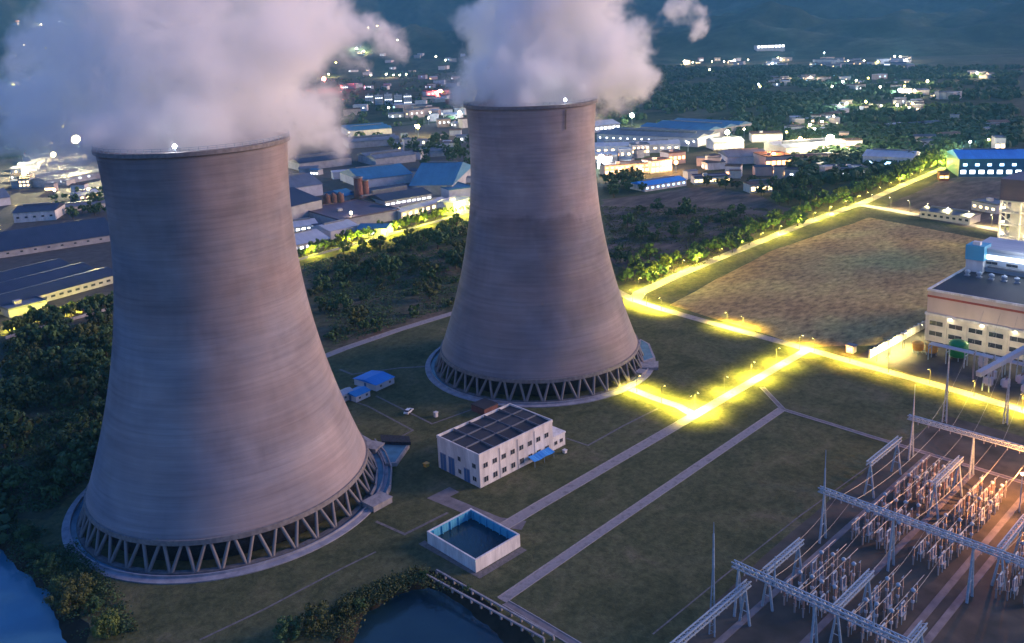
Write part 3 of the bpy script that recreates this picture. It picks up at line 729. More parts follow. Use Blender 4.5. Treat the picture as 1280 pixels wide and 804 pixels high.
def gantry(label, cols, bh, masts, axis_cols='x'):
    """cols: list of (x,y); beam runs over them at height bh"""
    t = thing('gantry', label, 'gantry')
    for x, y in cols:
        m = MB(); aframe(m, x, y, bh, bh*.085+.5, axis_cols); part('column', m, 'steel', t)
    m = MB(); a, b = cols[0], cols[-1]; d = (Vector(b)-Vector(a)).normalized()
    truss(m, (a[0]-d.x*1.5, a[1]-d.y*1.5, bh), (b[0]+d.x*1.5, b[1]+d.y*1.5, bh), 1.1, 1.1); part('beam', m, 'steel', t)
    n = int((Vector(b)-Vector(a)).length/3.0)
    for i in range(n):                              # insulator strings under the beam
        p = Vector(a).lerp(Vector(b), (i+.5)/n); m = MB()
        for k in range(5): m.lathe([(.05, 0), (.17, -.08), (.05, -.16)], 8, (p.x, p.y, bh-.25-k*.22))
        part('insulator_string', m, 'porcelain_grey', t)
    for x, y, h in masts:
        m = MB(); m.tube((x, y, bh), (x, y, h*.8), .30, .2, 8); m.tube((x, y, h*.8), (x, y, h), .14, .08, 6); part('lightning_rod', m, 'steel', t)
    return t
gantry('near switchyard gantry crossing the bottom of the view', [(157, 95.5), (157, 77), (157, 59)], 11.6, [(157, 86.5, 18.5), (157, 64.5, 17.5)])
gantry('middle switchyard gantry with the tallest left column', [(197, 95.2), (197, 77.5), (197, 59.3), (197, 41)], 13.6, [(197, 95.2, 25.5)])
gantry('far switchyard gantry before the turbine hall road', [(256, 96.5), (256, 79.2), (256, 62), (256, 44)], 12.6, [(256, 96.5, 24), (256, 62, 22)])
gantry('short cross gantry at the left of the near row', [(163, 91.5), (177, 91.5)], 9.6, [], 'y')
gantry('short cross gantry in the middle of the near row', [(161, 74), (176, 74)], 9.6, [], 'y')
gantry('short cross gantry at the right of the near row', [(152, 58.5), (166, 58.5)], 9.6, [], 'y')
gantry('short cross gantry at the left of the far row', [(226, 96), (244, 96)], 10.0, [], 'y')
gantry('short cross gantry in the middle of the far row', [(226, 78.5), (243, 78.5)], 10.0, [], 'y')
gantry('short cross gantry at the right of the far row', [(206, 56), (222, 56)], 10.0, [], 'y')
gantry('long low gantry running out at the bottom left of the switchyard', [(128, 92.5), (155, 92.5)], 9.0, [], 'y')
def mast(label, x, y, h):
    t = thing('lightning_mast', label, 'lightning mast', (x, y, 0))
    m = MB(); n = 3
    for k in range(n):
        a = k*2*math.pi/3; m.tube((.8*math.cos(a), .8*math.sin(a), 0), (.12*math.cos(a), .12*math.sin(a), h*.62), .2, .15, 6)
    for i in range(9):
        z = h*.62*i/9; e = .8-(.68)*i/9
        for k in range(n):
            a, b = k*2*math.pi/3, (k+1)*2*math.pi/3; m.bar((e*math.cos(a), e*math.sin(a), z), (e*math.cos(b), e*math.sin(b), z+1.2), .06)
    part('lattice_base', m, 'steel', t)
    m = MB(); m.tube((0, 0, h*.6), (0, 0, h*.9), .3, .2, 8); m.tube((0, 0, h*.9), (0, 0, h), .12, .06, 6); part('pole', m, 'steel', t)
mast('tall pale lightning mast left of the near gantry', 147.0, 95.6, 27.5)
mast('slender mast before the turbine hall, left one', *G(1181, 528)[:2], 26)
mast('slender mast before the turbine hall, right one', *G(1257, 530)[:2], 24)
# equipment
def post_proto():
    t = thing('insulator_post', 'x', 'insulator post')
    m = MB(); m.bar((0, 0, 0), (0, 0, 2.3), .32); m.box(-.3, .3, -.3, .3, 2.3, 2.42); part('support', m, 'concrete', t)
    m = MB(); pr = []
    for i in range(9): z = 2.42+i*.25; pr += [(.12, z), (.26, z+.09), (.12, z+.18)]
    m.lathe(pr, 10); part('insulator', m, 'porcelain', t)
    m = MB(); m.lathe([(.05, 4.66), (.2, 4.7), (.2, 4.85), (.05, 4.9)], 10); m.bar((-.6, 0, 4.95), (.6, 0, 4.95), .1); part('terminal', m, 'steel', t)
    return t
def breaker_proto():
    t = thing('circuit_breaker', 'x', 'circuit breaker')
    m = MB()
    for x in (-1, 1): m.bar((x, -.4, 0), (x, -.4, 2), .14); m.bar((x, .4, 0), (x, .4, 2), .14)
    m.box(-1.2, 1.2, -.5, .5, 2, 2.15); part('frame', m, 'steel', t)
    m = MB(); m.box(-.5, .5, -.7, -.5, .8, 1.9); part('control_box', m, 'grey_wall', t)
    for x in (-.9, .9):
        m = MB(); pr = []
        for i in range(10): z = 2.15+i*.26; pr += [(.16, z), (.33, z+.1), (.16, z+.2)]
        m.lathe(pr, 10, (x, 0, 0)); part('bushing', m, 'porcelain_grey', t)
    m = MB(); m.tube((-.9, 0, 4.85), (.9, 0, 4.85), .2, .2, 8); part('interrupter', m, 'steel', t)
    return t
def ct_proto():
    t = thing('instrument_transformer', 'x', 'instrument transformer')
    m = MB(); m.bar((0, 0, 0), (0, 0, 1.9), .36); part('support', m, 'concrete', t)
    m = MB(); m.lathe([(.1, 1.9), (.4, 1.95), (.4, 2.5), (.2, 2.6)], 12); part('tank', m, 'pale_wall', t)
    m = MB(); pr = []
    for i in range(8): z = 2.6+i*.26; pr += [(.15, z), (.3, z+.1), (.15, z+.2)]
    m.lathe(pr, 10); part('insulator', m, 'porcelain', t)
    m = MB(); m.lathe([(.1, 4.66), (.5, 4.8), (.55, 5.2), (.3, 5.5), (.05, 5.55)], 12); part('head', m, 'steel', t)
    return t
first = {}
def equip(kind, fn, x, y, rz, label, group):
    if kind not in first:
        t = fn(); first[kind] = t; t.location = (x, y, 0); t.rotation_euler.z = rz; t['label'] = label; t['group'] = group
    else: clone(first[kind], (x, y, 0), rz, label, group)
bays = ((166, 190, 'between the near and middle gantries'), (202, 222, 'between the middle and far gantries'), (228, 250, 'close to the far gantry'))
for (xa, xb, where) in bays:
    x = xa; i = 0
    while x <= xb:
        kind = i % 4
        for yy in (89.5, 86.6, 83.7, 81.2, 73.6, 70.7, 67.8, 55.5, 52.6, 49.7):
            y = yy+random.uniform(-.5, .5)
            if y < 60 and x < 200: continue
            dx = random.uniform(-.7, .7)
            if kind in (0, 2): equip('post', post_proto, x+dx, y, 0, 'brown insulator post on a concrete stub '+where, 'insulator posts '+where)
            elif kind == 1: equip('breaker', breaker_proto, x+dx, y, 0, 'twin bushing circuit breaker '+where, 'circuit breakers '+where)
            else: equip('ct', ct_proto, x+dx, y, 0, 'instrument transformer with a round steel head '+where, 'instrument transformers '+where)
        x += 2.7; i += 1
# busbars and trenches
for (xa, xb, where) in bays:
    for y in (89.5, 86.6, 83.7, 73.6, 70.7, 67.8):
        m = MB(); m.tube((xa-1, y, 5.0), (xb+2, y, 5.0), .07, .07, 6); tag(put('busbar', m.mesh('busbar', 'wire')), 'straight tubular busbar over the equipment '+where, 'busbar', 'busbars '+where)
def sag(a, b, dip, r=.03, n=10):
    m = MB(); a, b = Vector(a), Vector(b); pts = [a.lerp(b, i/n)-Vector((0, 0, dip*4*(i/n)*(1-i/n))) for i in range(n+1)]
    for p, q in zip(pts[:-1], pts[1:]): m.tube(p, q, r, r, 5)
    return m
for (x0, h0, x1, h1, w) in ((157, 11.3, 197, 13.3, 'near and middle gantries'), (197, 13.3, 256, 12.3, 'middle and far gantries')):
    for y in (92, 88.5, 82, 74, 70, 64, 54, 48):
        if y < 60 and x0 < 160: continue
        tag(put('power_line', sag((x0, y, h0), (x1, y, h1), 2.2).mesh('power_line', 'wire')), 'sagging conductor strung between the '+w, 'power line', 'conductors between the '+w)
for y in (92, 86, 80, 72):
    tag(put('power_line', sag((256, y, 12.3), (356, y+18, 19), 5, .03).mesh('power_line', 'wire')), 'long conductor from the far gantry to the turbine hall', 'power line', 'conductors to the turbine hall')
for (y, xa, xb, lb) in ((93.2, 120, 262, 'cable trench cover under the left gantry columns'), (64.5, 120, 262, 'broad cable trench cover in the middle of the switchyard'), (60.8, 120, 262, 'cable trench cover beside the broad one'), (79.6, 140, 258, 'narrow cable trench between the equipment rows'), (45, 120, 262, 'cable trench near the right frame edge')):
    m = MB(); m.box(xa, xb, y-.8, y+.8, -.05, .14); tag(put('trench_cover', m.mesh('trench_cover', 'lane')), lb, 'trench cover')
def flood(px, label, col, e, bulb, h=9, hz=0, bs=1.0):
    p = G(*px); t = thing('floodlight', label, 'floodlight', (p.x, p.y, 0))
    m = MB(); m.tube((0, 0, 0), (0, 0, h), .16, .1, 8); part('pole', m, 'steel', t)
    m = MB(); m.box(-.6*bs, .6*bs, -.25, .25, h, h+.5*bs); hd = part('lamp_head', m, 'steel', t)
    m = MB(); m.box(-.5*bs, .5*bs, -.42, -.256, h+.05, h+.45*bs); part('lens', m, bulb, hd)
    t.rotation_euler.z = FACE+math.pi/2
    point((p.x, p.y, h+.5*bs+1.0), col, e, .5)
    return t
flood((1274, 640), 'orange floodlight over the right end of the switchyard', ORG, 13000, 'bulb_orange', 11)

# ------------------------------------------------------------------ power plant
th = thing('turbine_hall', 'long beige turbine hall with a red stripe at the right edge', 'turbine hall', (362, 133.5, 0))
Lh = 90; Wh = 62
m = MB(); m.box(0, Wh, -Lh, 0, -.2, 11.2); part('lower_wall', m, 'cream', th)
m = MB(); m.box(-.6, Wh+.6, -Lh-.6, .6, 11.2, 12.2); part('ledge', m, 'white_wall', th)
m = MB(); m.box(0, Wh, -Lh, 0, 12.2, 21.4); part('upper_wall', m, 'beige', th)
m = MB(); m.box(-.08, Wh+.08, -Lh-.08, .08, 18.8, 19.7); part('stripe', m, 'redstripe', th)
m = MB(); m.box(-.25, .5, -Lh, .25, 21.4, 22.3); m.box(.5, Wh, -.5, .25, 21.4, 22.3); part('parapet', m, 'white_wall', th)
m = MB(); m.poly([(.5, -Lh), (Wh, -Lh), (Wh, -.5), (.5, -.5)], 21.5, 21.7); part('roof', m, 'dark_roof', th)
for i in range(11):
    y = -4-i*7.6
    for z in (3.6, 8.0): add_window(th, (0, y, z), math.pi, 5.2, 1.9, 'glass', 'pale_wall')
    m = MB(); m.box(-.5, 0, y+3.3, y+4.2, 0, 11.2); part('buttress', m, 'cream', th)
for i in range(6): add_window(th, (6+i*9.5, 0, 6), math.pi/2, 4, 1.8, 'glass', 'pale_wall')
rv = thing('roof_vent', 'x', 'roof vent', (0, 0, 0))
m = MB(); m.lathe([(.7, 0), (.7, 1.0), (1.15, 1.3), (1.15, 2.0), (.3, 2.6)], 12); part('cowl', m, 'pale_roof', rv)
m = MB(); m.box(-1, 1, -1, 1, -.2, .3); part('curb', m, 'grey_wall', rv)
for i in range(9):
    o = rv if i == 0 else clone(rv)
    o.location = (393+random.uniform(-1, 1), 129-i*4.9, 21.9); o['label'] = 'round cowl vent in the row on the turbine hall roof'; o['group'] = 'vents on the turbine hall roof'
# bunker bay behind: pale blue long building with cyan stair tower
bb = thing('bunker_bay', 'long pale blue bunker building behind the turbine hall roof', 'bunker building', (404, 131, 0))
m = MB(); m.box(0, 22, -80, 0, 0, 31); part('wall', m, 'pale_blue_clad', bb)
m = MB(); m.box(-.4, 22.4, -80, .4, 31, 32.2); part('roof', m, 'pale_roof', bb)
m = MB(); m.box(-.15, 0, -80, -1, 27.5, 29.3); part('lit_band', m, 'win_white', bb, label='row of lit upper windows')
m = MB(); m.box(-2, 0, -78, -7, 24.0, 24.9); part('gallery', m, 'grey_roof', bb)
for i in range(8): add_window(bb, (0, -8-i*8, 25.9), math.pi, 4.5, 1.2)
stw = thing('stair_tower', 'cyan topped stair tower at the end of the pale blue building', 'stair tower', (400.5, 131.5, 0))
m = MB(); m.box(0, 8, -6, 1, 0, 27); part('wall', m, 'pale_wall', stw)
m = MB(); m.box(-.3, 8.3, -6.3, 1.3, 27, 33.5); part('top_cladding', m, 'cyan_clad', stw)
m = MB(); m.box(1, 3.4, -4, -1, 33.5, 35); part('roof_box', m, 'white_wall', stw)
# boiler house frame at the right edge
bp_ = thing('boiler_house', 'tall open steel boiler house lit yellow at the right edge', 'boiler house', (*G(1247, 312)[:2], 0))
m = MB(); 
for z in (0, 8, 15, 21.5): m.box(-.6, 30.6, -40.6, .6, z+6.5, z+7.2)
part('floor_deck', m, 'cream', bp_)
for ix in range(4):
    for iy in range(5): m = MB(); m.box(ix*10-.5, ix*10+.5, -iy*10-.5, -iy*10+.5, 0, 29); part('column', m, 'cream', bp_)
m = MB(); m.box(4, 26, -36, -4, 4, 28); part('boiler_casing', m, 'cream', bp_)
m = MB(); m.box(-.3, 31, -41, 1, 29, 41); part('unlit_upper_cladding', m, 'plum_roof', bp_)  # dark plum colour painted on for the unlit top above the lamps
m = MB()
for z in (4, 13, 20): 
    for y in (-35, -25, -15, -5): m.bar((0, y-5, z), (0, y+5, z+8), .35)
part('brace', m, 'cream', bp_)
for z in (10, 17, 25):
    for y in (-2, -14, -26, -38): point((G(1247, 312).x-1.8, G(1247, 312).y+y, z), (1, .82, .38), 3500, .5)
for i, (z, y) in enumerate(((10, -2), (10, -14), (17, -2), (17, -14), (25, -2), (25, -14))):
    m = MB(); m.box(-2.2, -1.4, y-.5, y+.5, z-.4, z+.4); part('lamp', m, 'bulb_warm', bp_)
# tanks and yard things
def tank(px, r, h, mat, label, legs=False, horizontal=False):
    p = G(*px); t = thing('storage_tank', label, 'tank', (p.x, p.y, 0))
    z0 = 1.2 if not legs else 5.2
    m = MB()
    prof = [(.02, z0), (r*.8, z0+.05), (r, z0+r*.28), (r, z0+h-r*.35), (r*.85, z0+h-r*.12), (r*.45, z0+h+r*.08), (.02, z0+h+r*.12)]
    m.lathe(prof, 28); part('vessel', m, mat, t, True)
    for k in range(4): a = k*math.pi/2+.4; m = MB(); m.tube((r*.8*math.cos(a), r*.8*math.sin(a), 0), (r*.8*math.cos(a), r*.8*math.sin(a), z0+.4), .2); part('leg', m, 'steel', t)
    m = MB()
    for z in (.25, .55, .85): m.lathe([(r+.01, z0+h*z), (r+.1, z0+h*z), (r+.1, z0+h*z+.2), (r+.01, z0+h*z+.2)], 28, closed=True)
    part('hoop', m, mat, t)
    return t
tank((1197, 449), 3.5, 6.4, 'green_paint', 'round green tank in the yard before the turbine hall')
tank((1147, 441), 2.1, 3.4, 'orange_paint', 'orange tank in the yard, the left of the two')
tank((1164, 444), 2.2, 3.6, 'orange_paint', 'orange tank in the yard, the one beside the green tank')
tank((1228, 462), 1.6, 5, 'pale_wall', 'pale upright vessel among the pipes right of the green tank')
wl = thing('yard_wall', 'brightly lit white wall with a row of piers by the ploughed field', 'wall')
p, q = G(1087, 448), G(1158, 409); m = MB(); m.bar((p.x, p.y, 1.6), (q.x, q.y, 1.6), .35, 3.4); part('panel', m, 'white_wall', wl)
for i in range(14): c = p.lerp(q, i/13); m = MB(); m.box(c.x-.35, c.x+.35, c.y-.35, c.y+.35, 0, 3.7); part('pier', m, 'white_wall', wl)
g = W((1096, 452), (1128, 436)); lamp_row(g[0], g[1], 3, 'white hot lamp at the foot of the lit yard wall', 'lamps at the lit yard wall', 6500, 0, 0, col=(1, .78, .18), bulb='bulb_warm', h=6)
g = W((1110, 446), (1150, 425)); lamp_row(g[0], g[1], 3, 'lamp behind the lit yard wall', 'lamps behind the lit yard wall', 1800, 0, 0, col=(1, .8, .3), bulb='bulb_warm', h=6)
pt = thing('gate_hut', 'small orange lit hut by the crossing at the field corner', 'hut', (*G(1064, 440)[:2], 0))
m = MB(); m.box(-1.5, 1.5, -1.5, 1.5, 0, 2.8); part('wall', m, 'cream', pt); m = MB(); m.box(-1.9, 1.9, -1.9, 1.9, 2.8, 3.1); part('roof', m, 'grey_roof', pt)
m = MB(); m.box(-1.56, -1.5, -.8, .8, 1.1, 2.1); part('window', m, 'win_orange', pt)
point((G(1064, 440).x-3.5, G(1064, 440).y+0.5, 2.6), ORG, 900, .3)
# pipe rack and conveyor
pr = thing('pipe_rack', 'steel pipe rack carrying pale pipes across the yard', 'pipe rack')
a0, b0 = Vector((342, 124, 0)), Vector((340, 70, 0))
for i in range(9):
    c = a0.lerp(b0, i/8); m = MB(); m.bar(c+Vector((-1.6, 0, 0)), c+Vector((-1.6, 0, 6)), .3); m.bar(c+Vector((1.6, 0, 0)), c+Vector((1.6, 0, 6)), .3); m.bar(c+Vector((-2, 0, 4.6)), c+Vector((2, 0, 4.6)), .25); m.bar(c+Vector((-2, 0, 6)), c+Vector((2, 0, 6)), .25); part('frame', m, 'steel', pr)
for k, dx in enumerate((-1.2, -.4, .5, 1.2)): m = MB(); m.tube(a0+Vector((dx, 0, 6.35)), b0+Vector((dx, 0, 6.35)), .28, .28, 8); part('pipe', m, 'pale_wall', pr)
cv = thing('conveyor', 'inclined enclosed conveyor bridge at the right edge', 'conveyor')
p, q = Vector((318, 98.5, 7.5)), Vector((361, 84, 16)); m = MB(); m.bar(p, q, 1.9, 1.9); part('gallery', m, 'pale_roof', cv)
for t_ in (.1, .5, .85): c = p.lerp(q, t_); m = MB(); m.bar((c.x, c.y-1.1, 0), (c.x, c.y-.8, c.z-1.2), .35); m.bar((c.x, c.y+1.1, 0), (c.x, c.y+.8, c.z-1.2), .35); part('trestle', m, 'steel', cv)
for i, (x, y) in enumerate(((329, 98), (331, 93), (336, 99), (338, 90), (330, 86), (335, 82))):
    t = thing('transformer', ['pale transformer with cooling fins beside the conveyor foot', 'pale transformer behind the conveyor foot', 'pale transformer under the conveyor', 'pale transformer nearest the turbine hall wall', 'pale transformer right of the conveyor foot', 'pale transformer farthest right in the yard'][i], 'transformer', (x, y, 0))
    m = MB(); m.box(-1.2, 1.2, -1.0, 1.0, .4, 3.0); part('tank', m, 'pale_wall', t)
    m = MB()
    for k in range(7): m.box(-1.1+k*.34, -1.0+k*.34, 1.0, 1.6, .6, 2.7)
    part('cooling_fin', m, 'pale_wall', t)
    m = MB(); m.box(-1.3, 1.3, -1.1, 1.1, 0, .4); part('plinth', m, 'concrete', t)
    for k in (-.7, 0, .7): m = MB(); m.lathe([(.12, 3.0), (.22, 3.15), (.12, 3.3), (.22, 3.45), (.12, 3.6), (.2, 3.75), (.05, 3.95)], 8, (k, 0, 0)); part('bushing', m, 'porcelain', t)
for i, (px, lb) in enumerate((((1216, 474), 'square concrete post before the turbine hall windows'), ((1240, 480), 'slender post between the conveyor and the road'))):
    p = G(*px); t = thing('yard_post', lb, 'post', (p.x, p.y, 0)); m = MB(); m.bar((0, 0, 0), (0, 0, 11), .5); part('shaft', m, 'concrete', t); m = MB(); m.bar((-1.4, 0, 10.6), (1.4, 0, 10.6), .25); part('crossarm', m, 'steel', t)
for i, x in enumerate((352, 352, 352, 352)):
    point((x, 124-i*12, 7.5), (1, .8, .4), 350, .4)
    m = MB(); m.box(-.25, .25, -.4, .4, -.15, .15); o = put('wall_lamp', m.mesh('wall_lamp', 'bulb_warm'), th, (-0.3, 124-i*12-133.5, 10.9))
point((396, 108, 36), (.85, .92, 1), 1500, 1)
# two low buildings beyond the field
# ------------------------------------------------------------------ generic buildings
WM = {}
def wmesh(w, h, mat):
    k = (round(w, 1), round(h, 1), mat)
    if k not in WM: m = MB(); m.box(-.02, .12, -w/2, w/2, -h/2, h/2); WM[k] = m.mesh('window', mat)
    return WM[k]
def building(name, label, cat, x, y, sx, sy, h, rz, wall, roof, style='gable', lit=(), dark=0, group=None, roof_h=None, extras=True, z=0):
    """sx along local x. lit = [(face, z, n, w, hh, mat)] faces: 0 -x 1 -y 2 +x 3 +y"""
    t = thing(name, label, cat, (x, y, z), rz, group)
    m = MB(); m.box(-sx/2, sx/2, -sy/2, sy/2, -.2-(12 if z > 1 else 0), h); part('wall', m, wall, t)
    m = MB(); o = min(.8, sx*.03+.2)
    if style == 'flat':
        m.box(-sx/2-.2, sx/2+.2, -sy/2-.2, sy/2+.2, h, h+.35); m.box(-sx/2-.2, sx/2+.2, -sy/2-.2, -sy/2+.15, h+.35, h+1.0); m.box(-sx/2-.2, sx/2+.2, sy/2-.15, sy/2+.2, h+.35, h+1.0)
        m.box(-sx/2-.2, -sx/2+.15, -sy/2+.15, sy/2-.15, h+.35, h+1.0); m.box(sx/2-.15, sx/2+.2, -sy/2+.15, sy/2-.15, h+.35, h+1.0)
    else:
        spans = max(1, round(sy/28)) if style == 'multi' else 1; wd = (sy+2*o)/spans; rh = roof_h or wd*.11
        for k in range(spans):
            y0 = -sy/2-o+k*wd; y1 = y0+wd; ym = (y0+y1)/2; a, b = -sx/2-o, sx/2+o
            m.add([(a, y0, h), (b, y0, h), (b, ym, h+rh), (a, ym, h+rh), (b, y1, h), (a, y1, h)], [(0, 1, 2, 3), (3, 2, 4, 5), (0, 3, 5), (1, 4, 2), (0, 5, 4, 1)])
    rf = part('roof', m, roof, t)
    if extras and sx > 14:
        m = MB()
        if style == 'flat':
            m.box(-sx*.2, -sx*.2+3.5, -1.5, 1.5, h+.35, h+2.4); part('stair_head', m, wall, rf)
        else:
            m.box(-sx*.38, sx*.38, -.9, .9, h+(rh if spans == 1 else 0)-.3, h+rh+.8); part('ridge_vent', m, 'grey_roof', rf)
    def face(f, z, n, w, hh, mat):   # z above the base
        ln = sy if f in (0, 2) else sx
        for i in range(n):
            c = -ln/2+(i+.5)*ln/n
            if f == 0: p, a = (-sx/2, c, z), math.pi
            elif f == 1: p, a = (c, -sy/2, z), -math.pi/2
            elif f == 2: p, a = (sx/2, c, z), 0
            else: p, a = (c, sy/2, z), math.pi/2
            put('window', wmesh(w, hh, mat), t, p, a)
    for L in lit: face(*L)
    return t
def pxsize(px, m_=1.0):        # metres per photo pixel at a ground pixel
    p = GH(*px); return (p-Vector((0, 0, CAM_H))).length/FPX
A10 = R(10)
def B(label, x0, x1, yb, depth, h, wall, roof, style='gable', lit=(), rz=A10, name='factory_shed', cat='shed', group=None, **kw):
    """front wall foot from photo pixel x0..x1 at row yb; depth away from the viewer"""
    a, b = G(x0, yb), G(x1, yb); c = (a+b)/2; w = (b-a).length
    ax = Vector((math.cos(rz), math.sin(rz), 0)); view = (b-a).normalized(); k = abs(view.dot(ax)); 
    L = w*max(.35, k) if k > .5 else w*abs(view.dot(Vector((-ax.y, ax.x, 0))))
    ay = Vector((-ax.y, ax.x, 0)); sgn = 1 if ay.dot(Vector((FW.x, FW.y, 0))) > 0 else -1
    cc = c+ay*sgn*depth/2
    return building(name, label, cat, cc.x, cc.y, L, depth, h, rz, wall, roof, style, lit, group=group, **kw)
# the line across the view (photo x direction) vs works grid
VX = math.atan2(RT.y, RT.x)
# left factory sheds, roofs of sheet
def quad_building(label, p0, p1, depth_px, h, wall, roof, style='gable', lit=(), name='factory_shed', cat='shed', group=None, **kw):
    """p0,p1: photo pixels of the foot of the near long wall; depth in metres away from it"""
    a, b = GH(*p0), GH(*p1); zz = min(a.z, b.z); a.z = b.z = 0; d = (b-a); rz = math.atan2(d.y, d.x); ay = Vector((-d.y, d.x, 0)).normalized()
    if ay.dot(Vector((FW.x, FW.y, 0))) < 0: ay = -ay
    c = (a+b)/2+ay*depth_px/2
    return building(name, label, cat, c.x, c.y, d.length, depth_px, h, rz, wall, roof, style, lit, group=group, z=zz, **kw)
Q = quad_building
NW, WW, BW, OW = 'win_warm', 'win_white', 'win_blue', 'win_orange'
Q('huge dark blue roofed factory shed nearest the lit hedge on the left', (-90, 419), (150, 352), 74, 4.6, 'grey_wall', 'navy_roof', 'multi', [(1, 2.3, 22, 2.4, 1.2, 'glass')], extras=False)
Q('long navy roofed factory shed behind the nearest one on the left', (-90, 337), (150, 300), 70, 4.6, 'grey_wall', 'navy_roof', 'multi', [(1, 2.6, 14, 1.6, 1.0, 'glass')], extras=False)
Q('white walled workshop behind the left factory sheds', (18, 279), (70, 275), 30, 8, 'white_wall', 'navy_roof', 'gable', [(1, 4, 5, 2, 1.4, 'glass')])
Q('low plum roofed store left of the steam lit lamps', (60, 235), (128, 222), 55, 7, 'grey_wall', 'plum_roof', 'multi', [(1, 4, 6, 2.5, 1.6, WW)])
Q('grey roofed store at the far left edge', (-30, 262), (14, 256), 50, 7, 'pale_wall', 'grey_roof', 'gable')
Q('small white lit shed by the trees left of the near tower', (100, 252), (126, 248), 25, 5, 'white_wall', 'pale_roof', 'gable', [(1, 3, 4, 2, 1.4, NW)])
Q('long pale low building behind the trees on the left', (60, 268), (140, 258), 14, 4, 'cream', 'grey_roof')
Q('low grey roofed canteen beside the lit hedge', (12, 398), (60, 386), 16, 4, 'grey_wall', 'grey_roof', 'flat')
# between the towers
Q('bright pale blue roofed shed beside the near tower', (366, 318), (412, 308), 34, 5.5, 'white_wall', 'pale_roof', 'gable', [(1, 3, 6, 2, 1.5, WW)])
Q('white lit store behind the pale roofed shed', (362, 294), (398, 289), 22, 5, 'white_wall', 'pale_roof', 'gable', [(1, 3, 5, 2.4, 1.6, WW)])
Q('dark hall beside the near tower flank', (364, 282), (404, 272), 66, 14, 'grey_wall', 'navy_roof', 'gable')
Q('grey blue roofed hall behind the dark hall', (362, 250), (404, 244), 60, 10, 'pale_wall', 'grey_roof', 'gable')
Q('workshop with small pale roof lights', (414, 300), (448, 292), 24, 6, 'pale_wall', 'pale_roof', 'gable')
Q('wide flat grey factory roof in the middle of the district', (425, 288), (500, 274), 62, 7, 'grey_wall', 'plum_roof', 'flat')
Q('dark factory with white roof lights', (482, 264), (540, 254), 60, 8, 'grey_wall', 'navy_roof', 'multi', [(1, 5, 9, 3, 1.2, WW)])
Q('teal blue roofed factory before the far tower', (513, 247), (566, 246), 105, 10, 'grey_wall', 'blue_roof', 'gable')
Q('long blue roofed warehouse left of the teal factory', (452, 236), (516, 228), 60, 8, 'pale_wall', 'blue_roof', 'gable')
Q('yellow lit low works building along the hedge', (502, 275), (560, 259), 14, 6, 'cream', 'pale_roof', 'gable', [(1, 3.2, 8, 3, 2, NW)])
Q('white lit block touching the far tower outline', (568, 270), (592, 262), 16, 9, 'white_wall', 'pale_roof', 'flat', [(1, 4, 3, 3, 3, NW)], name='office_block', cat='office')
Q('pale office behind the lit block', (562, 250), (592, 246), 30, 8, 'pale_wall', 'blue_roof', 'flat', name='office_block', cat='office')
Q('long blue roofed depot in the middle distance', (438, 172), (490, 168), 75, 9, 'pale_wall', 'blue_roof', 'multi')
Q('second long roof in the middle distance, nearer and paler', (436, 186), (500, 181), 50, 8, 'grey_wall', 'grey_roof', 'multi')
Q('low dark sheds behind the district, left one', (375, 214), (440, 206), 60, 8, 'grey_wall', 'navy_roof', 'multi')
Q('low dark sheds behind the district, right one', (470, 208), (520, 202), 50, 8, 'grey_wall', 'grey_roof', 'multi')
Q('small blue gabled workshop near the chimneys', (430, 256), (446, 253), 30, 7, 'pale_wall', 'blue_roof', 'gable')
Q('narrow workshop with a rusty roof near the chimneys', (462, 262), (482, 258), 26, 6, 'brick', 'brown_roof', 'gable')
def chimney(px, r, h, label):
    p = G(*px); t = thing('brick_chimney', label, 'chimney', (p.x, p.y, 0))
    m = MB(); m.lathe([(r*1.25, 0), (r, h*.3), (r*.85, h*.97)], 20); part('shaft', m, 'brick', t, True)
    m = MB(); m.lathe([(r*.84, h*.97), (r*1.05, h*.98), (r*1.05, h), (r*.7, h)], 20, cap=False); part('cap', m, 'concrete', t)
chimney((450, 258), 4.0, 24, 'stout red brick stack in the factory district, left of the pair')
chimney((458, 257), 3.4, 21, 'stout red brick stack in the factory district, right of the pair')
for i, px in enumerate(((410, 266), (418, 265), (426, 264))):
    p = G(*px); t = thing('silo', ['rusty silo beside the dark hall, left of three', 'rusty silo beside the dark hall, middle of three', 'rusty silo beside the dark hall, right of three'][i], 'silo', (p.x, p.y, 0), group='three rusty silos')
    m = MB(); m.lathe([(3.4, 0), (3.4, 13), (.3, 15.5)], 18); part('drum', m, 'rust', t, True); m = MB(); m.bar((3.6, 0, 0), (3.6, 0, 14), .5); part('ladder', m, 'steel', t)
# apartment blocks
for i in range(5):
    Q(['pale apartment block, leftmost of the row far behind', 'pale apartment block, second from the left in the far row', 'pale apartment block in the middle of the far row', 'pale apartment block, second from the right in the far row', 'pale apartment block, rightmost of the far row'][i], (457+i*12, 131), (467+i*12, 130.5), 16, 19+2*(i == 2), 'pale_wall', 'grey_roof', 'flat', [(1, 4+3*k, 4, 1.8, 1.3, ('glass', WW)[(i+k) % 4 == 0]) for k in range(5)], name='apartment_block', cat='apartment block')
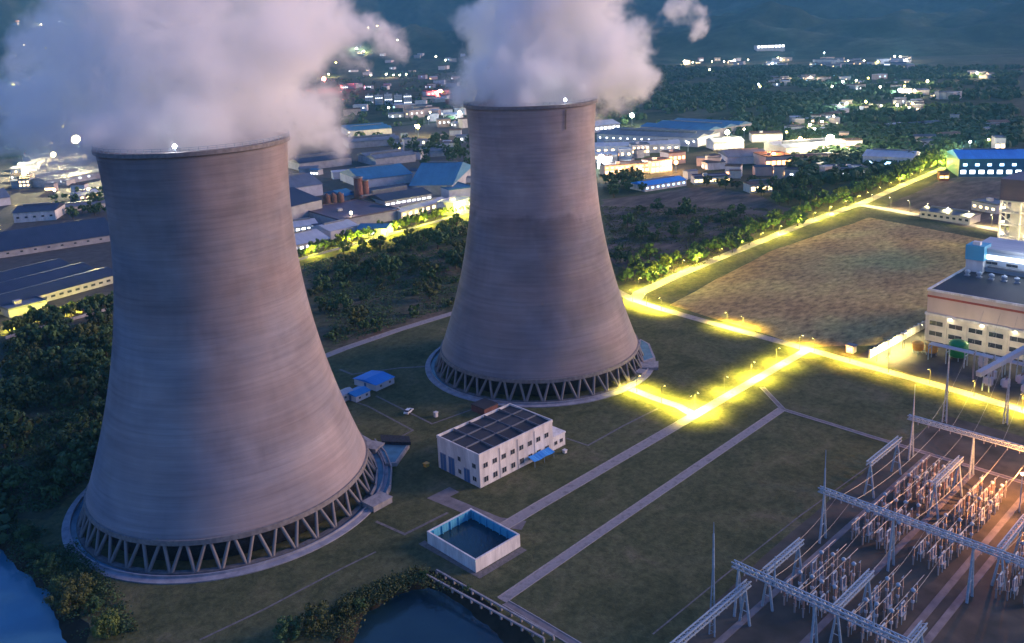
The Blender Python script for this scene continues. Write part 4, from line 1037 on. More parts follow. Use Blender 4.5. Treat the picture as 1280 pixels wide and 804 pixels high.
# right of the far tower
Q('long pale roofed mill nearest the far tower on the right', (744, 194), (850, 190), 26, 9, 'pale_wall', 'pale_roof', 'gable', [(1, 5, 12, 3, 1.5, NW)])
Q('very long blue grey mill roof behind the pale one', (746, 178), (872, 184), 60, 10, 'pale_wall', 'grey_roof', 'multi', [(1, 6, 14, 2, 1.4, WW)])
Q('far blue grey mill roof reaching right towards the bright yard', (800, 168), (884, 174), 95, 10, 'grey_wall', 'blue_roof', 'multi')
Q('white lit mill strip far behind the far tower', (744, 166), (775, 163), 40, 9, 'white_wall', 'pale_roof', 'gable', [(1, 5, 6, 4, 3, WW)])
Q('blue roofed long low shed at the edge of the fallow field', (806, 240), (858, 232), 20, 5, 'white_wall', 'bright_blue_roof', 'gable', [(1, 2.8, 8, 2, 1.4, BW)])
Q('orange lit terrace of workshops right of the far tower', (756, 220), (812, 216), 16, 9, 'pink_wall', 'brown_roof', 'flat', [(1, 3, 9, 3, 2.2, NW), (1, 7, 9, 2.4, 1.2, OW)], name='workshop', cat='workshop')
Q('yellow windowed block at the end of the orange terrace', (814, 217), (840, 214), 16, 11, 'cream', 'brown_roof', 'flat', [(1, 3, 5, 3, 3, NW), (1, 8, 5, 2.4, 1.6, NW)], name='workshop', cat='workshop')
Q('red lit cube shaped shop behind the blue roofed shed', (836, 206), (857, 204), 18, 11, 'pink_wall', 'brown_roof', 'flat', [(1, 6, 4, 3, 3, OW)], name='shop', cat='shop')
Q('small white lit house between the mill and the red shop', (790, 196), (812, 195), 16, 12, 'white_wall', 'grey_roof', 'flat', [(1, 5, 4, 3, 2.5, NW), (1, 9, 4, 2, 1.6, NW)], name='house', cat='house')
Q('warm lit low facade behind the fallow field', (868, 231), (912, 229), 14, 6, 'cream', 'plum_roof', 'flat', [(1, 3, 8, 3, 2, NW)], name='workshop', cat='workshop')
Q('small golden lit building in trees beyond the fallow field', (938, 242), (966, 240), 14, 7, 'cream', 'brown_roof', 'gable', [(1, 3.4, 4, 3, 3, NW)], name='house', cat='house')
Q('bright floodlit loading hall in the town', (892, 188), (930, 186), 26, 9, 'white_wall', 'pale_roof', 'gable', [(1, 4, 6, 4, 4, NW)])
Q('yellow white facade far right of the loading hall', (940, 178), (978, 177), 22, 9, 'white_wall', 'brown_roof', 'flat', [(1, 5, 7, 4, 4.5, NW)], name='shop', cat='shop')
Q('grey roofed market hall before the orange building', (910, 206), (960, 204), 40, 7, 'pale_wall', 'grey_roof', 'multi')
Q('orange lit showroom at the town edge', (957, 210), (990, 208), 30, 10, 'pink_wall', 'brown_roof', 'flat', [(1, 4, 5, 4, 4, OW)], name='shop', cat='shop')
Q('pale roofed store behind the brightest lamp', (982, 196), (1060, 190), 44, 9, 'cream', 'pale_roof', 'multi', [(1, 5, 9, 3, 2, NW)])
Q('low lit row in front of the brightest lamp', (990, 206), (1052, 204), 18, 6, 'cream', 'brown_roof', 'gable', [(1, 3, 8, 2.6, 2, NW)], name='workshop', cat='workshop')
Q('large white walled warehouse right of the brightest lamp', (1078, 210), (1140, 213), 34, 11, 'white_wall', 'pale_roof', 'gable', [(1, 5, 3, 6, 3, BW)])
Q('white stepped office before the large warehouse', (1052, 223), (1084, 222), 18, 8, 'white_wall', 'grey_roof', 'flat', [(1, 4, 5, 2, 1.4, WW)], name='office_block', cat='office')
Q('vivid blue factory with white lights at the right edge', (1198, 221), (1290, 221), 44, 15, 'blue_roof', 'bright_blue_roof', 'gable', [(1, 4, 8, 4, 3, WW), (1, 10, 6, 3, 2, BW)])
Q('blue glazed annexe left of the vivid blue factory', (1190, 214), (1222, 214), 24, 9, 'pale_wall', 'blue_roof', 'flat', [(1, 4, 6, 2.5, 2.5, BW)], name='office_block', cat='office')
Q('lone yellow lit tower house above the blue factory', (1243, 192), (1256, 192), 16, 15, 'cream', 'grey_roof', 'flat', [(1, 6, 2, 3, 6, NW)], name='house', cat='house')
Q('long low grey canteen beyond the lit field road', (1150, 272), (1212, 281), 14, 5, 'cream', 'grey_roof', 'gable', [(1, 2.5, 8, 2, 1.4, 'glass')], name='workshop', cat='workshop')
Q('second low building beyond the lit field road', (1214, 262), (1245, 268), 16, 6, 'cream', 'grey_roof', 'flat', [(1, 3, 4, 2, 1.4, NW)], name='workshop', cat='workshop')
Q('little red lit kiosk by the far road bend', (1174, 226), (1186, 226), 8, 6, 'brick', 'brown_roof', 'flat', [(1, 3, 2, 3, 2, OW)], name='kiosk', cat='kiosk')
Q('large hall left of the floodlit yard behind the near steam', (40, 208), (110, 200), 45, 9, 'white_wall', 'grey_roof', 'multi', [(1, 5, 8, 4, 3, NW)])
Q('yellow lit gatehouse at the far left', (24, 236), (38, 235), 16, 9, 'cream', 'brown_roof', 'flat', [(1, 3, 3, 1.8, 1.6, NW), (1, 6.5, 3, 1.8, 1.4, NW)], name='house', cat='house')
Q('hillside hotel with a bright strip of windows', (946, 64), (981, 64), 30, 26, 'white_wall', 'brown_roof', 'flat', [(1, 20, 8, 9, 8, WW)], name='hotel', cat='hotel', extras=False)

# scattered town houses in clusters
def cluster(where, boxes, n, hmin, hmax, litp, mats, cols=('pale_wall', 'cream', 'grey_wall', 'pink_wall', 'white_wall'), roofs=('grey_roof', 'brown_roof', 'navy_roof', 'pale_roof'), size=(9, 20)):
    for i in range(n):
        bx = random.choice(boxes); px = random.uniform(bx[0], bx[1]); py = random.uniform(bx[2], bx[3]); p = GH(px, py)
        sx = random.uniform(*size); sy = sx*random.uniform(.6, .9); h = random.uniform(hmin, hmax); w = random.choice(cols); r = random.choice(roofs)
        lit = []
        if random.random() < litp:
            mt = random.choice(mats); k = random.choice((1, 2, 3)); f = random.choice((0, 1))
            lit.append((f, h*random.choice((.35, .6)), k, random.uniform(1.5, 3.2), random.uniform(1.6, 3.0), mt))
            if random.random() < .35: lit.append((1-f, h*.5, 1, 2.4, 2.2, random.choice(mats)))
        lb = '%s with a %s %s' % ('flat topped town house' if h > 9 else 'small house', r.split('_')[0]+' roof', where)
        building('house', lb, 'house', p.x, p.y, sx, sy, h, VX+R(random.uniform(-35, 35)), w, r, 'flat' if h > 9 else 'gable', lit, group='houses '+where, extras=False, z=p.z)
FB = [(745, 800, 195, 210), (860, 930, 206, 224), (930, 1050, 205, 226), (985, 1075, 176, 192), (990, 1050, 150, 170)]
cluster('around the floodlit town yards', FB, 34, 6, 12, .75, (NW, NW, WW, OW))
cluster('in the far village strips on the right', [(1043, 1064, 132, 143), (1071, 1127, 129, 141), (1137, 1150, 132, 140), (1022, 1048, 148, 160), (994, 1024, 152, 170)], 30, 6, 10, .9, (NW, WW, NW))
cluster('in the lit villages below the hills', [(965, 995, 99, 108), (1022, 1102, 97, 116), (1102, 1152, 106, 122), (1005, 1014, 99, 103), (1210, 1240, 93, 98), (1172, 1192, 122, 125)], 46, 6, 12, .85, (NW, WW, NW, BW), size=(12, 28))
cluster('at the foot of the hills', [(960, 988, 72, 85), (1017, 1062, 76, 87), (1065, 1104, 78, 83), (1113, 1137, 73, 86), (845, 930, 76, 82)], 44, 8, 14, .95, (NW, WW, NW), size=(16, 40))
cluster('in the town between the steam clouds', [(436, 590, 66, 80), (440, 570, 86, 100), (430, 585, 104, 112), (520, 590, 118, 134), (530, 590, 140, 160), (440, 540, 134, 150)], 60, 6, 14, .6, (NW, WW, WW, BW), size=(14, 32))
cluster('near the middle distance trees', [(500, 590, 168, 196), (495, 560, 176, 200)], 16, 6, 9, .3, (NW, WW))
cluster('in the town at the far left', [(12, 130, 22, 80), (12, 60, 95, 150), (12, 100, 130, 190)], 46, 6, 13, .7, (NW, WW, NW, OW), size=(12, 30))
cluster('at the left edge behind the factory sheds', [(12, 120, 205, 250)], 12, 5, 9, .5, (NW, WW))
cluster('among the dark trees right of the town', [(1100, 1190, 160, 190), (1190, 1268, 150, 178)], 14, 6, 9, .2, (NW, WW))
cluster('in the factory district lanes', [(405, 500, 262, 296), (366, 440, 214, 240), (520, 590, 214, 240)], 18, 4, 7, .25, (NW, WW), roofs=('grey_roof', 'navy_roof', 'blue_roof', 'pale_roof'))

# big lamps of the town: post, head and a real light
def town_lamp(px, label, col, e, bulb, h=12, r=1.2, group=None):
    p = GH(*px); t = thing('light_mast', label, 'light mast', (p.x, p.y, p.z), group=group)
    key = ('tl', h, bulb, r)
    if key not in LAMPS:
        m = MB(); m.tube((0, 0, 0), (0, 0, h), .3, .2, 6); a = m.mesh('pole', 'steel')
        m = MB(); m.lathe([(.1*r, 0), (.8*r, .3*r), (r, r), (.8*r, 1.7*r), (.1*r, 2*r)], 12); LAMPS[key] = (a, m.mesh('globe', bulb, True))
    a, b = LAMPS[key]; put('pole', a, t); put('globe', b, t, (0, 0, h))
    if e: point((p.x, p.y, p.z+h+2*r+2.5), col, e, 2.0)
town_lamp((1037, 196), 'the brightest lamp of the town, a white hot globe', (1, .88, .5), 60000, 'bulb_warm', 14, 4)
town_lamp((909, 184), 'bright yard lamp of the loading hall', (1, .9, .5), 22000, 'bulb_warm', 14, 2.4)
town_lamp((926, 190), 'second yard lamp of the loading hall', (1, .9, .5), 10000, 'bulb_warm', 10, 1.6)
town_lamp((752, 214), 'blue white lamp by the outline of the far tower', WHT, 30000, 'bulb_white', 10, 3)
town_lamp((790, 158), 'white lamp on the mill roofs', (1, .95, .7), 30000, 'bulb_warm', 12, 3)
town_lamp((523, 172), 'golden lamp alone above the factory district', (1, .75, .2), 40000, 'bulb_yellow', 12, 2.6)
town_lamp((100, 212), 'blazing yard lamp seen through the near steam', (1, .9, .5), 500000, 'bulb_blaze', 30, 4.5)
town_lamp((70, 216), 'second blazing yard lamp at the far left', (1, .85, .5), 90000, 'bulb_blaze', 18, 2.5)
town_lamp((126, 218), 'small white lamp beside the near tower rim', WHT, 12000, 'bulb_white', 8, 1.6)
town_lamp((32, 232), 'golden lamp on the gatehouse at the far left', (1, .75, .25), 15000, 'bulb_yellow', 10, 2)
town_lamp((406, 112), 'red lamp glowing through the near steam', REDC, 300000, 'bulb_red', 24, 5)
town_lamp((551, 121), 'red sign lamp in the far town', REDC, 60000, 'bulb_red', 10, 3)
town_lamp((1222, 206), 'white floodlight on the vivid blue factory', WHT, 26000, 'bulb_white', 9, 2.2)
town_lamp((1256, 214), 'second floodlight on the vivid blue factory', WHT, 26000, 'bulb_white', 9, 2.2)
town_lamp((1204, 218), 'greenish lamp left of the vivid blue factory', (.8, 1, .6), 14000, 'bulb_white', 8, 1.6)
town_lamp((1190, 209), 'lamp in the trees at the far road bend', (1, .85, .2), 20000, 'bulb_yellow', 8, 1.8)
town_lamp((845, 216), 'warm lamp before the red lit shop', (1, .5, .2), 14000, 'bulb_orange', 8, 1.6)
town_lamp((800, 222), 'warm lamp before the orange terrace', (1, .6, .25), 12000, 'bulb_orange', 8, 1.2)
town_lamp((775, 224), 'warm lamp at the left of the orange terrace', (1, .6, .25), 12000, 'bulb_orange', 8, 1.2)
town_lamp((967, 206), 'orange lamp before the showroom', ORG, 16000, 'bulb_orange', 8, 1.8)
town_lamp((1000, 188), 'orange lamp between the stores', (1, .6, .3), 26000, 'bulb_orange', 10, 2)
town_lamp((958, 184), 'lamp before the yellow white facade', (1, .85, .45), 12000, 'bulb_warm', 9, 1.6)
town_lamp((578, 270), 'yellow lamp at the outline of the far tower', (1, .85, .25), 14000, 'bulb_yellow', 8, 1.6)
town_lamp((575, 152), 'white lamp left of the far tower rim', WHT, 30000, 'bulb_white', 10, 3)
dots = [(483, 97, 2), (492, 98, 1), (500, 98, 1), (508, 97, 1), (464, 98, 1), (446, 64, 2), (455, 68, 2), (411, 97, 2), (420, 82, 1), (472, 36, 2), (460, 37, 1), (545, 74, 1), (557, 79, 1), (553, 120, 1), (538, 148, 1), (536, 156, 1),
        (486, 142, 1), (497, 53, 1), (75, 30, 3), (52, 34, 2), (103, 36, 1), (58, 64, 2), (17, 110, 2), (40, 147, 3), (60, 118, 1), (80, 165, 1), (30, 60, 1),
        (855, 81, 2), (866, 82, 1), (890, 81, 1), (905, 81, 1), (918, 80, 2), (935, 79, 1), (887, 92, 1), (972, 77, 2), (965, 84, 2), (1013, 103, 2), (1030, 70, 1), (1040, 115, 1), (1053, 109, 2), (1070, 107, 1), (1085, 104, 1), (1123, 120, 2), (1143, 121, 2), (1130, 115, 1), (1159, 109, 2), (1221, 98, 2), (1100, 116, 1),
        (948, 112, 1), (950, 115, 1), (1049, 141, 2), (1058, 138, 2), (1082, 136, 2), (1101, 141, 1), (1121, 141, 2), (1140, 139, 2), (1027, 163, 2), (1042, 155, 1), (1012, 167, 2), (1018, 172, 1), (1125, 76, 2), (1133, 80, 2), (1118, 75, 2), (1060, 81, 1), (1080, 81, 1), (1097, 82, 1),
        (877, 182, 1), (860, 190, 1), (930, 172, 1), (983, 176, 1), (1212, 190, 1), (1235, 187, 1), (440, 283, 1), (590, 196, 1), (112, 250, 1), (70, 251, 1), (520, 166, 1)]
for (x, y, s) in dots:
    c = random.choice((0, 0, 1, 2)); d = pxsize((x, y))
    town_lamp((x, y), 'small distant town lamp '+('under the hills' if y < 100 else 'in the middle distance' if y < 180 else 'at the town edge'), (WARM, WHT, (1, .8, .3))[c], 0 if s < 2 else 9000*d*d, ('bulb_warm', 'bulb_white', 'bulb_yellow')[c], 9, round((.32+.22*s)*d*2)/2+.5, 'small distant lamps '+('under the hills' if y < 100 else 'in the middle distance' if y < 180 else 'at the town edge'))

# ------------------------------------------------------------------ trees
def crown_mesh(name, mat, nclump, leaves, rad, hgt, leaf, seed, base=.25):
    rg = random.Random(seed); m = MB(); pts = []
    for i in range(nclump):
        while True:
            x, y, z = rg.uniform(-1, 1), rg.uniform(-1, 1), rg.uniform(-.75, 1)
            d = math.sqrt(x*x+y*y+z*z*1.1)
            if .25 < d < 1: break
        k = 1+.28*noise.noise(Vector((x*1.7, y*1.7, z*1.7+seed)))
        pts.append(Vector((x*rad*k, y*rad*k, hgt*base+(z*.5+.45)*hgt*(1-base)*k)))
    for c in pts:
        cr = rad*rg.uniform(.2, .36); n = leaves
        for j in range(n):
            v = Vector((rg.gauss(0, 1), rg.gauss(0, 1), rg.gauss(0, .8))).normalized()*cr*rg.uniform(.55, 1.05)
            q = c+v; t = Vector((rg.uniform(-1, 1), rg.uniform(-1, 1), rg.uniform(-.6, .6))).normalized(); s = v.cross(t).normalized() if v.cross(t).length > .01 else Vector((1, 0, 0))
            t = s.cross(v).normalized(); s = s*leaf*rg.uniform(.6, 1.2); t = t*leaf*rg.uniform(.6, 1.2)+v.normalized()*leaf*rg.uniform(-.4, .4)
            m.add([q-s*.5, q-t*.45, q+s*.5, q+t*.55], [(0, 1, 2, 3)])
    return m.mesh(name, mat, False, False)
def trunk_mesh(name, h, r, rad, seed):
    rg = random.Random(seed); m = MB(); m.tube((0, 0, -.1), (0, 0, h*.5), r, r*.6, 7)
    for i in range(5):
        a = rg.uniform(0, 6.28); m.tube((0, 0, h*(.25+.05*i)), (math.cos(a)*rad*.6, math.sin(a)*rad*.6, h*(.5+.08*i)), r*.45, r*.15, 5)
    return m.mesh(name, 'bark', False, False)
KT = {}
for k, (mat, rad, h) in enumerate((('leaf_dark', 3.6, 7.5), ('leaf_mid', 3.4, 7), ('leaf_olive', 3.2, 6.2), ('leaf_lime', 3.0, 7), ('leaf_dark', 4.2, 8.5), ('leaf_mid', 2.9, 8))):
    KT['t%d' % k] = (crown_mesh('crown', mat, 20, 26, rad, h, .95, k+11), trunk_mesh('trunk', h, .28, rad, k))
for k, mat in enumerate(('leaf_dark', 'leaf_mid', 'leaf_olive', 'leaf_dark')):
    KT['b%d' % k] = (crown_mesh('crown', mat, 12, 22, 2.4, 3.0, .8, k+31, .02), trunk_mesh('trunk', 2.4, .12, 2.0, k+5))
for k, mat in enumerate(('leaf_olive', 'leaf_lime', 'leaf_mid')):
    KT['n%d' % k] = (crown_mesh('crown', mat, 40, 60, 3.1, 6.2, .42, k+51, .08), trunk_mesh('trunk', 6, .25, 2.6, k+9))
def tree(kind, x, y, s, label, group=None, name='broadleaf_tree', cat='tree', z=0):
    t = thing(name, label, cat, (x, y, z), random.uniform(0, 6.28), group)
    c, tr = KT[kind]; put('crown', c, t); put('trunk', tr, t)
    t.scale = (s*random.uniform(.85, 1.15), s*random.uniform(.85, 1.15), s*random.uniform(.85, 1.2)); return t
def scatter(px_poly, n, kinds, smin, smax, label, group, name, cat, mind=2.0):
    P = [G(*p) for p in px_poly]; xs = [p.x for p in P]; ys = [p.y for p in P]; got = []; tries = 0
    while len(got) < n and tries < n*60:
        tries += 1; x, y = random.uniform(min(xs), max(xs)), random.uniform(min(ys), max(ys))
        if not inside((x, y), P) or any((x-a)**2+(y-b)**2 < mind*mind for a, b in got): continue
        if noise.noise(Vector((x*.03, y*.03, 4))) < random.uniform(-.6, .1): continue
        got.append((x, y)); tree(random.choice(kinds), x, y, random.uniform(smin, smax), label, group, name, cat)
def undergrowth(px_poly, n, mat, label, size=.8, lo=.5, hi=1.8):
    P = [G(*p) for p in px_poly]; xs = [p.x for p in P]; ys = [p.y for p in P]; m = MB(); k = 0; tr = 0
    while k < n and tr < n*20:
        tr += 1; x, y = random.uniform(min(xs), max(xs)), random.uniform(min(ys), max(ys))
        if not inside((x, y), P) or noise.noise(Vector((x*.05, y*.05, 9))) < random.uniform(-.5, .25): continue
        k += 1; hh = random.uniform(lo, hi)
        for j in range(7):
            q = Vector((x+random.gauss(0, .8), y+random.gauss(0, .8), random.uniform(.05, hh))); a = random.uniform(0, 6.28); l = size*random.uniform(.6, 1.3)
            s = Vector((math.cos(a), math.sin(a), random.uniform(-.3, .3)))*l*.5; t = Vector((-math.sin(a)*.5, math.cos(a)*.5, random.uniform(.2, .9)))*l*.6
            m.add([q-s, q+s*.3-t*.4, q+s, q+t], [(0, 1, 2, 3)])
    tag(put('undergrowth', m.mesh('undergrowth', mat, False, False)), label, 'undergrowth', None, 'stuff')
LS = [(8, 430), (145, 395), (145, 560), (112, 598), (60, 640), (0, 640)]
MS = [(378, 332), (588, 275), (590, 372), (556, 388), (418, 432)]
scatter(LS, 130, ('b0', 'b1', 'b2', 't0', 't1', 't4', 't2'), .7, 1.7, 'dark leafy bush in the thicket left of the near tower', 'bushes in the left thicket', 'bush', 'bush', 3.5)
scatter(MS, 105, ('b1', 'b1', 'b2', 't1', 't1', 't2'), .8, 1.75, 'green bush in the scrub between the cooling towers', 'bushes between the cooling towers', 'bush', 'bush', 4.0)
scatter([(752, 300), (800, 262), (990, 268), (1000, 282), (880, 332), (800, 362), (775, 352)], 60, ('b1', 'b2', 't1', 't0'), .8, 1.5, 'loose bush on the fallow ground right of the far tower', 'bushes on the fallow ground', 'bush', 'bush', 4)
undergrowth(LS, 4200, 'leaf_mid', 'low tangled undergrowth left of the near tower')
undergrowth(MS, 3600, 'leaf_mid', 'low tangled undergrowth between the cooling towers')
undergrowth([(752, 258), (985, 262), (880, 330), (800, 355), (772, 345)], 2600, 'leaf_olive', 'thin weeds on the fallow ground', .9, .3, 1.0)
undergrowth([(20, 655), (80, 670), (140, 735), (170, 790), (88, 800), (60, 735), (12, 697)], 1500, 'leaf_dark', 'dark reeds along the bottom left bank', .6)
undergrowth([(380, 798), (440, 745), (520, 712), (590, 745), (560, 740), (515, 732), (450, 768), (440, 800)], 1300, 'leaf_olive', 'rough growth along the pond bank', .55)
def row(pa, pb, n, kinds, smin, smax, label, group, spread=2, name='broadleaf_tree', off=0):
    a, b = G(*pa), G(*pb); d = (b-a).normalized(); nn = Vector((-d.y, d.x, 0))
    for i in range(n):
        p = a.lerp(b, (i+random.uniform(.1, .9))/n)+nn*(off+random.uniform(-spread, spread)); tree(random.choice(kinds), p.x, p.y, random.uniform(smin, smax), label, group, name)
row((10, 417), (140, 381), 30, ('t3', 't5', 't3'), .8, 1.25, 'yellow lit tree in the hedge beside the left factory sheds', 'lit trees by the left factory sheds')
row((372, 323), (590, 262), 44, ('t3', 't5', 't1'), .8, 1.3, 'yellow lit tree in the hedge between the towers', 'lit trees between the towers')
row((792, 360), (960, 290), 30, ('t3', 't5', 't1'), .75, 1.2, 'tree lining the lit road behind the ploughed field', 'trees on the near stretch of the lit road', 2.5, off=7)
row((960, 291), (1085, 243), 22, ('t3', 't5', 't1'), .9, 1.3, 'tree lining the lit road before the crossroads', 'trees on the middle stretch of the lit road', 3, off=7)
row((1085, 243), (1200, 196), 26, ('t3', 't5', 't1', 't0'), 1.1, 1.7, 'tree lining the farthest stretch of the lit road', 'trees on the far stretch of the lit road', 6, off=9)
for (px, k, s, lb) in (((88, 762), 'n0', 1.25, 'round olive tree on the bottom left bank, the larger'), ((104, 748), 'n0', 1.0, 'olive tree behind the larger one on the bottom left bank'), ((75, 742), 'n2', .8, 'small tree at the water edge on the bottom left bank'), ((135, 797), 'n1', 1.0, 'bright green round tree at the bottom left'), ((44, 700), 'n2', .75, 'dark tree by the left bank below the thicket'), ((60, 716), 'n2', .8, 'dark tree on the left bank nearer the water'),
                       ((396, 786), 'n0', 1.15, 'olive tree at the bottom edge beside the pond, the larger'), ((430, 768), 'n0', .75, 'smaller olive tree on the pond bank'), ((360, 800), 'n2', .9, 'dark tree at the bottom edge left of the pond trees'), ((450, 762), 'n2', .5, 'dark shrub on the pond bank'), ((530, 724), 'n2', .35, 'little shrub at the pond corner'), ((584, 740), 'n2', .35, 'little shrub by the concrete rail'), ((118, 765), 'n2', .6, 'dark shrub between the bottom left trees'), ((30, 676), 'n2', .7, 'dark tree at the left edge below the thicket')):
    p = G(*px); tree(k, p.x, p.y, s, lb)
scatter([(744, 232), (800, 220), (806, 242), (760, 250)], 24, ('t0', 't1', 't4'), 1.0, 1.5, 'dark tree in the grove behind the far tower shoulder', 'grove behind the far tower', 'broadleaf_tree', 'tree', 5)
scatter([(860, 232), (1110, 226), (1120, 240), (1040, 262), (985, 262), (930, 244)], 40, ('t0', 't1', 't4', 't2'), 1.0, 1.6, 'tree at the edge of the town gardens', 'trees at the town edge', 'broadleaf_tree', 'tree', 6)
scatter([(60, 245), (140, 240), (140, 270), (80, 275)], 22, ('t0', 't1'), .9, 1.4, 'tree in the grove left of the near tower rim', 'grove left of the near tower', 'broadleaf_tree', 'tree', 5)
scatter([(480, 182), (592, 176), (592, 215), (490, 208)], 26, ('t0', 't4'), 1.2, 1.8, 'dark tree above the factory district', 'trees above the factory district', 'broadleaf_tree', 'tree', 7)
scatter([(1120, 236), (1196, 200), (1180, 192), (1090, 228)], 22, ('t0', 't4', 't1'), 1.3, 2.0, 'dark tree before the white warehouse', 'trees before the white warehouse', 'broadleaf_tree', 'tree', 7)
# far woods: one mass each, clumps that read as one canopy
def wood(px_poly, n, mat, label, size=(5, 9), h=9):
    P = [G(*p) for p in px_poly]; xs = [p.x for p in P]; ys = [p.y for p in P]; m = MB(); k = 0; tr = 0
    while k < n and tr < n*30:
        tr += 1; x, y = random.uniform(min(xs), max(xs)), random.uniform(min(ys), max(ys))
        if not inside((x, y), P) or noise.noise(Vector((x*.006, y*.006, 2))) < random.uniform(-.4, .3): continue
        k += 1; r = random.uniform(*size)
        for j in range(16):
            v = Vector((random.gauss(0, 1), random.gauss(0, 1), random.gauss(0, 1))).normalized(); q = Vector((x, y, h*.45))+Vector((v.x*r, v.y*r, v.z*h*.5)); l = r*.75
            s = v.cross(Vector((random.uniform(-1, 1), random.uniform(-1, 1), .3))).normalized()*l*.6; t = s.cross(v).normalized()*l*.6
            m.add([q-s, q-t, q+s, q+t], [(0, 1, 2, 3)])
    tag(put('woods', m.mesh('woods', mat, False, False)), label, 'woods', None, 'stuff')
wood([(12, 200), (590, 168), (590, 74), (300, 82), (12, 98)], 1700, 'leaf_dark', 'dark belts of trees behind the factory district')
wood([(745, 160), (1275, 190), (1275, 84), (745, 84)], 3200, 'leaf_dark', 'dark belts of trees across the far plain')
wood([(990, 236), (1275, 196), (1275, 150), (990, 150)], 700, 'leaf_dark', 'tree clumps right of the town')
wood([(-100, 620), (10, 590), (8, 690), (-60, 650)], 60, 'leaf_dark', 'thicket at the left edge', (2, 3.5), 4)

# hedge lamps of the factory boundary, low so they light the trees
hl = [(20, 411), (45, 405), (72, 397), (100, 389), (125, 382)]
for q in hl: p = G(*q); street_lamp(p.x, p.y-1.5, A10+math.pi/2, 'yellow lamp before the hedge of the left factory sheds', 'lamps before the left hedge', (1, .86, .07), 5200, 5, 'bulb_yellow', 1.0, None)
for q in [(392, 321), (438, 308), (455, 304), (482, 297), (500, 292), (533, 283), (560, 274), (582, 270)]:
    p = G(*q); street_lamp(p.x, p.y-1.5, A10+math.pi/2, 'yellow lamp before the hedge between the towers', 'lamps before the middle hedge', (1, .86, .07), 5200, 5, 'bulb_yellow', 1.2, None)
for (a, b, lb) in (((8, 424), (142, 386), 'low pale boundary wall below the left hedge'), ((370, 327), (592, 265), 'low pale boundary wall below the hedge between the towers')):
    p, q = G(*a), G(*b); m = MB(); m.bar((p.x, p.y, .7), (q.x, q.y, .7), .3, 1.5); w = thing('boundary_wall', lb, 'wall'); part('panel', m, 'grey_wall', w)
    n = 24
    for i in range(n+1): c = p.lerp(q, i/n); m = MB(); m.box(c.x-.25, c.x+.25, c.y-.25, c.y+.25, 0, 1.7); part('pier', m, 'grey_wall', w)

